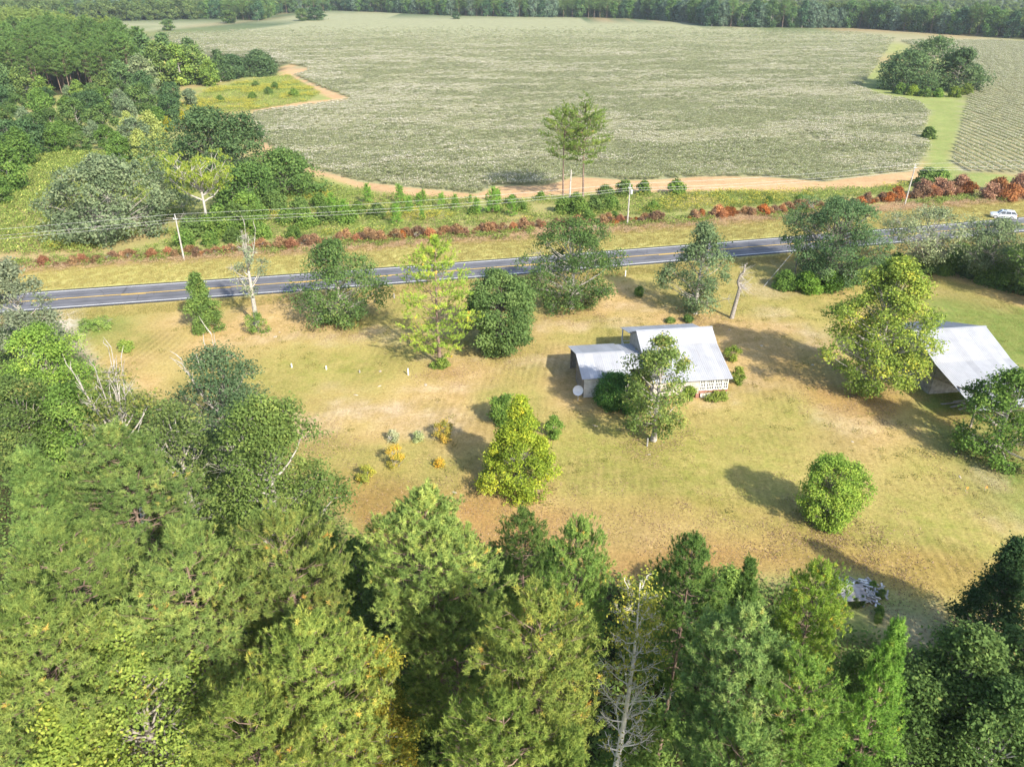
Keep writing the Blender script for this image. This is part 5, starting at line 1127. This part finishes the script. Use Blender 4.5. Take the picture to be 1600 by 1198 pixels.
# ------------------------------------------------------------------ cotton, grass and weeds
def zone_weed(polys_px, step, seed): return inside(pxpoly(polys_px), step, seed)
rngc = np.random.default_rng(71)
def cotton_mesh(seed, kB=18, tm=.38):
    rng = np.random.default_rng(seed); kL = 92
    C_ = np.c_[rng.uniform(-.9, .9, kL), rng.uniform(-.6, .6, kL), rng.uniform(.5, .8, kL)]
    V1, F1 = leaf_quads(C_, unit(rdir(rng, kL) * .5 + np.array([0, -.1, .9])), .14, .105, rng)
    B = np.c_[rng.uniform(-.85, .85, kB), rng.uniform(-.55, .55, kB), rng.uniform(.7, .95, kB)]
    V2, F2 = leaf_quads(B, unit(rdir(rng, kB) + np.array([0, -.5, .5])), .075, .07, rng)
    tt = np.r_[np.clip(rng.normal(tm, .2, kL), 0, .78), np.full(kB, .95)]
    return mesh_np('cotton_row_piece', np.r_[V1, V2], np.r_[F1, F2 + len(V1)], L['cotton'], tt)
def rows(poly, ang, gap, piece, ymax, seed):
    P = np.array(poly); c, s_ = math.cos(ang), math.sin(ang); R_ = np.array([[c, s_], [-s_, c]]); Q = P @ R_.T
    u = np.arange(Q[:, 0].min(), Q[:, 0].max(), piece); v = np.arange(Q[:, 1].min(), Q[:, 1].max(), gap)
    U, V = np.meshgrid(u, v); U = U.ravel() + rngc.uniform(-.3, .3, U.size); V = V.ravel() + 2.0 * np.sin(U / 45) + rngc.normal(size=U.size) * .05
    XY = np.c_[U, V] @ R_
    m = (XY[:, 1] < ymax); XY = XY[m]
    m = sdist(XY[:, 0], XY[:, 1], poly) > .4; XY = XY[m]
    return XY
FM = [q for q in FIELD]
XY = rows(FIELD, math.radians(14), 1.0, 1.7, 800, 1)
XY = XY[rngc.uniform(size=len(XY)) < np.clip((800 - XY[:, 1]) / 480, 0, 1) ** 1.3]
dens = fbm(XY[:, 0], XY[:, 1], 26, 4)
XY = XY[rngc.uniform(size=len(XY)) < .80 + .2 * dens]
nP = len(XY); print('cotton pieces', nP)
st_ = .6 * fbm(XY[:, 0] * .35 + XY[:, 1] * .05, XY[:, 1] - XY[:, 0] * .22, 9, 31) + .4 * fbm(XY[:, 0], XY[:, 1], 34, 17)
boll = st_ + rngc.normal(size=nP) * .05 > .515
for nm, mk_, kb, lab, ls in (('cotton_crop', ~boll, 11, 'leafy green cotton crop filling the large field', 'leafy cotton plant at the row end'), ('cotton_boll_crop', boll, 21, 'paler cotton crop in streaks of open white bolls', 'cotton plant with many open white bolls')):
    Q = XY[mk_]; nQ = len(Q)
    src_c = link('cotton_plant', cotton_mesh(1 + kb, kb, .38 if kb < 15 else .46), None, (Q[0, 0], Q[0, 1], 0)); tag(src_c, ls, 'cotton', None, 'stuff')
    scatter(nm, src_c, np.c_[Q, np.zeros(nQ)], rngc.uniform(.8, 1.2, nQ) * (.8 + .4 * vnoise(Q[:, 0], Q[:, 1], 14, 2)), np.c_[np.zeros((nQ, 2)), math.radians(14) + rngc.normal(size=nQ) * .2 + np.pi * rngc.integers(0, 2, nQ)], lab, 'cotton')
XY = rows(FIELD2, math.radians(83), 2.5, 1.6, 620, 2)
src_c2 = link('cotton_plant', cotton_mesh(2), None, (XY[0, 0], XY[0, 1], 0)); tag(src_c2, 'cotton plant at the end of the widely spaced rows', 'cotton', None, 'stuff'); src_c2.color = (.8, 1.0, .7, 1)
nP = len(XY)
scatter('row_crop', src_c2, np.c_[XY, np.zeros(nP)], rngc.uniform(.85, 1.35, nP), np.c_[np.zeros((nP, 2)), math.radians(83) + rngc.normal(size=nP) * .15], 'row crop in straight widely spaced rows beyond the grass track', 'crop')

def sow(name, mesh, X, Y, s0, s1, label, cat, lab_src, tilt=.0):
    nP = len(X)
    src_ = link(mesh.name + '_clump', mesh, None, (X[0], Y[0], 0)); src_.name = name.replace('_cover', '') + '_tuft' ; tag(src_, lab_src, cat, None, 'stuff')
    return scatter(name, src_, np.c_[X, Y, np.zeros(nP)], rngc.uniform(s0, s1, nP), np.c_[np.zeros((nP, 2)), rngc.uniform(0, 6.28, nP)], label, cat)
def keep(X, Y, m): return X[m], Y[m]
X, Y = inside(LAWN, .62, 81); rd = Y - road_at(X); sz = sdist(X, Y, LAWNG)
wood = sdist(X, Y, WOODS)
gnz = fbm(X, Y, 16, 5); thin = fbm(X, Y, 5, 8)
base = (rd < -5) & (wood < .5) & (thin > .36)
hp = (np.abs(X - 12) < 15) & (np.abs(Y - 86) < 9)
base &= ~((np.abs((X - hx) * math.cos(hr) + (Y - hy) * math.sin(hr) + 4) < 9) & (np.abs(-(X - hx) * math.sin(hr) + (Y - hy) * math.cos(hr) + .5) < 8)) & (Y < 175) & (Y > 38) & (X < 110)
Xa, Ya = keep(X, Y, base & (sz < 0) & (gnz < .56)); sow('dry_grass_cover', clump(1, 26, .16, .26, .03, 'grass', .6, .2), Xa, Ya, .6, 1.2, 'dry straw coloured mown grass over the lawn', 'grass', 'tuft of dry straw grass on the lawn')
Xa, Ya = keep(X, Y, base & ((gnz >= .55) | (sz > 0))); sow('green_grass_cover', clump(2, 26, .17, .26, .03, 'ggrass', .45, .22), Xa, Ya, .6, 1.2, 'greener grass in patches over the lawn', 'grass', 'tuft of greener grass on the lawn')
# verge grass on both sides of the road, taller beyond it
Xv = rngc.uniform(-110, 118, 26000); Yv = road_at(Xv) + np.where(rngc.uniform(size=26000) < .8, rngc.uniform(5, 17, 26000), rngc.uniform(-9, -5.2, 26000))
sow('verge_grass_cover', clump(3, 26, .30, .30, .04, 'ggrass', .88, .2), Xv, Yv, .5, 1.2, 'tall yellowish verge grass along the road', 'grass', 'tuft of yellowish verge grass')
sow('dry_brush_cover', weedclump(9, 30, .6, .45, .12, .04, 'brown', .95, .15), BRUSH_XY[0], BRUSH_XY[1], .4, 1.1, 'dry tan undergrowth along the roadside brush row', 'brush', 'clump of dry tan undergrowth')
Xg = rngc.uniform(-90, 110, 1500); Yg = road_at(Xg) + 18.6 + rngc.normal(size=1500) * 1.5; mg = vnoise(Xg, Yg, 9, 61) > .45
sow('brush_weed_cover', weedclump(13, 40, .9, .4, .13, .07, 'weed', .35, .2), Xg[mg], Yg[mg], .5, 1.3, 'green weeds tangled into the brush row', 'weeds', 'clump of weeds in the brush row')
# weeds between brush row and field margin
WZ = pxpoly([(60, 395), (300, 385), (440, 375), (600, 368), (860, 345), (1130, 328), (1400, 302), (1440, 285), (1380, 294), (1100, 302), (820, 312), (640, 308), (520, 290), (470, 270), (400, 290), (280, 360), (80, 380)])
X, Y = inside(WZ, 1.15, 82); w_ = vnoise(X, Y, 7, 3)
Xa, Ya = keep(X, Y, w_ < .66); sow('weed_cover', weedclump(4, 40, .75, .5, .13, .07, 'weed', .42, .2), Xa, Ya, .5, 1.4, 'rank green weeds between the brush row and the field', 'weeds', 'clump of rank green weeds')
gold = ((w_ > .6) & (vnoise(X, Y, 16, 8) > .5)) | ((X > 25) & (w_ > .35))
Xa, Ya = keep(X, Y, gold); sow('goldenrod_cover', weedclump(5, 44, 1.1, .42, .12, .06, 'gold', .35, .2, top=.72), Xa, Ya, .6, 1.3, 'yellow flowering goldenrod in the weedy strip', 'goldenrod', 'clump of yellow flowering goldenrod')
MZ = pxpoly([(280, 165), (330, 140), (400, 125), (450, 118), (500, 145), (480, 160), (400, 172), (300, 185)])
X, Y = inside(MZ, 1.5, 83); w_ = vnoise(X, Y, 9, 5)
Xa, Ya = keep(X, Y, w_ > .55); sow('meadow_goldenrod_cover', weedclump(6, 44, .9, .6, .12, .06, 'gold', .3, .2, top=.62), Xa, Ya, .8, 1.5, 'yellow goldenrod meadow beside the pine wood', 'goldenrod', 'clump of meadow goldenrod')
X2, Y2 = inside(MZ, 1.4, 86); sow('meadow_grass_cover', weedclump(14, 40, .7, .55, .14, .07, 'weed', .5, .22), X2, Y2, .6, 1.3, 'green weeds under the goldenrod meadow', 'weeds', 'clump of weeds in the goldenrod meadow')
MW = pxpoly([(-60, 400), (-60, 250), (40, 250), (110, 235), (200, 240), (280, 255), (300, 330), (150, 395)])
X, Y = inside(MW, 1.3, 84); sow('meadow_weed_cover', weedclump(7, 40, .9, .6, .16, .09, 'weed', .5, .22), X, Y, .6, 1.5, 'rank green meadow weeds beyond the road at the left', 'weeds', 'clump of meadow weeds')
# woods floor: leaf litter and ground vines
X, Y = inside(WOODS, 1.1, 85); m_ = (Y > 14) & (Y < 110) & (X > -70) & (X < 60)
X, Y = keep(X, Y, m_); sow('ground_vine_cover', weedclump(8, 34, .6, .5, .12, .08, 'shrub', .5, .2), X, Y, .6, 1.6, 'green ground vines covering the floor of the near woods', 'vines', 'clump of ground vines')
lit = []
for (a, b, rr) in ((1345, 625, 7), (893, 490, 5), (1086, 500, 5), (782, 555, 5), (533, 515, 5), (690, 580, 4), (1021, 690, 5), (812, 770, 6), (1290, 830, 4), (1540, 715, 6), (620, 830, 10), (1000, 890, 12), (1200, 890, 12), (800, 850, 9), (1350, 900, 8), (480, 700, 6)):
    x, y = G(a, b); k = int(rr * 18); lit.append(np.c_[x + rngc.normal(size=k) * rr * .6, y + rngc.normal(size=k) * rr * .5])
lit = np.concatenate(lit); sow('leaf_litter_cover', weedclump(11, 26, .03, .45, .07, .045, 'brown', .6, .25), lit[:, 0], lit[:, 1], .6, 1.3, 'fallen brown leaves scattered on the lawn under the trees', 'leaf litter', 'patch of fallen brown leaves')
Xw, Yw = inside(LAWN, 2.6, 91); m_ = (Yw < road_at(Xw) - 6) & (sdist(Xw, Yw, WOODS) < -1) & (fbm(Xw, Yw, 7, 44) > .5) & (Xw < 100) & ~((Xw > 5) & (Xw < 27) & (Yw > 77) & (Yw < 96))
sow('lawn_weed_cover', weedclump(12, 26, .14, .30, .08, .035, 'ggrass', .35, .25), Xw[m_], Yw[m_], .5, 1.4, 'low broad leaved weeds dotted through the lawn', 'weeds', 'low weed in the lawn')
stonem = plain('pale_stone', (.46, .40, .31), .9, .1, nscale=4, col2=(.34, .28, .21))
# fallen twigs and pale stones on the lawn
for k, (a, b) in enumerate([(437, 519), (430, 526), (1270, 570), (1310, 520), (1140, 515), (665, 601), (556, 617), (593, 603), (594, 580), (710, 769), (1190, 540), (1385, 533), (930, 665), (1014, 710), (1500, 745), (1332, 690)]):
    x, y = G(a, b)
    rg = np.random.default_rng(k + 900)
    o = MB().lathe([(.30, 0), (.34, .06), (.24, .13), (.06, .16)], n=9).build('pale_stone', stonem, None, (x, y, -.05), k); o.scale = (rg.uniform(.5, 1.1), rg.uniform(.3, .7), .7)
    tag(o, 'pale flat stone lying on the lawn', 'stone', 'pale stones on the lawn')

# ------------------------------------------------------------------ air
hz = MB().box(-3000, 3000, -320, 3000, -1, 47).build('haze', None); tag(hz, 'thin bluish haze over the land', 'haze', None, 'stuff')
hm, n, l = new_mat('haze_air'); n.remove(n['Principled BSDF'])
pv = n.new('ShaderNodeVolumePrincipled'); pv.inputs['Color'].default_value = (.80, .88, .97, 1); pv.inputs['Density'].default_value = .00010; pv.inputs['Anisotropy'].default_value = .2
l.new(pv.outputs[0], n['Material Output'].inputs['Volume']); hz.data.materials.append(hm)
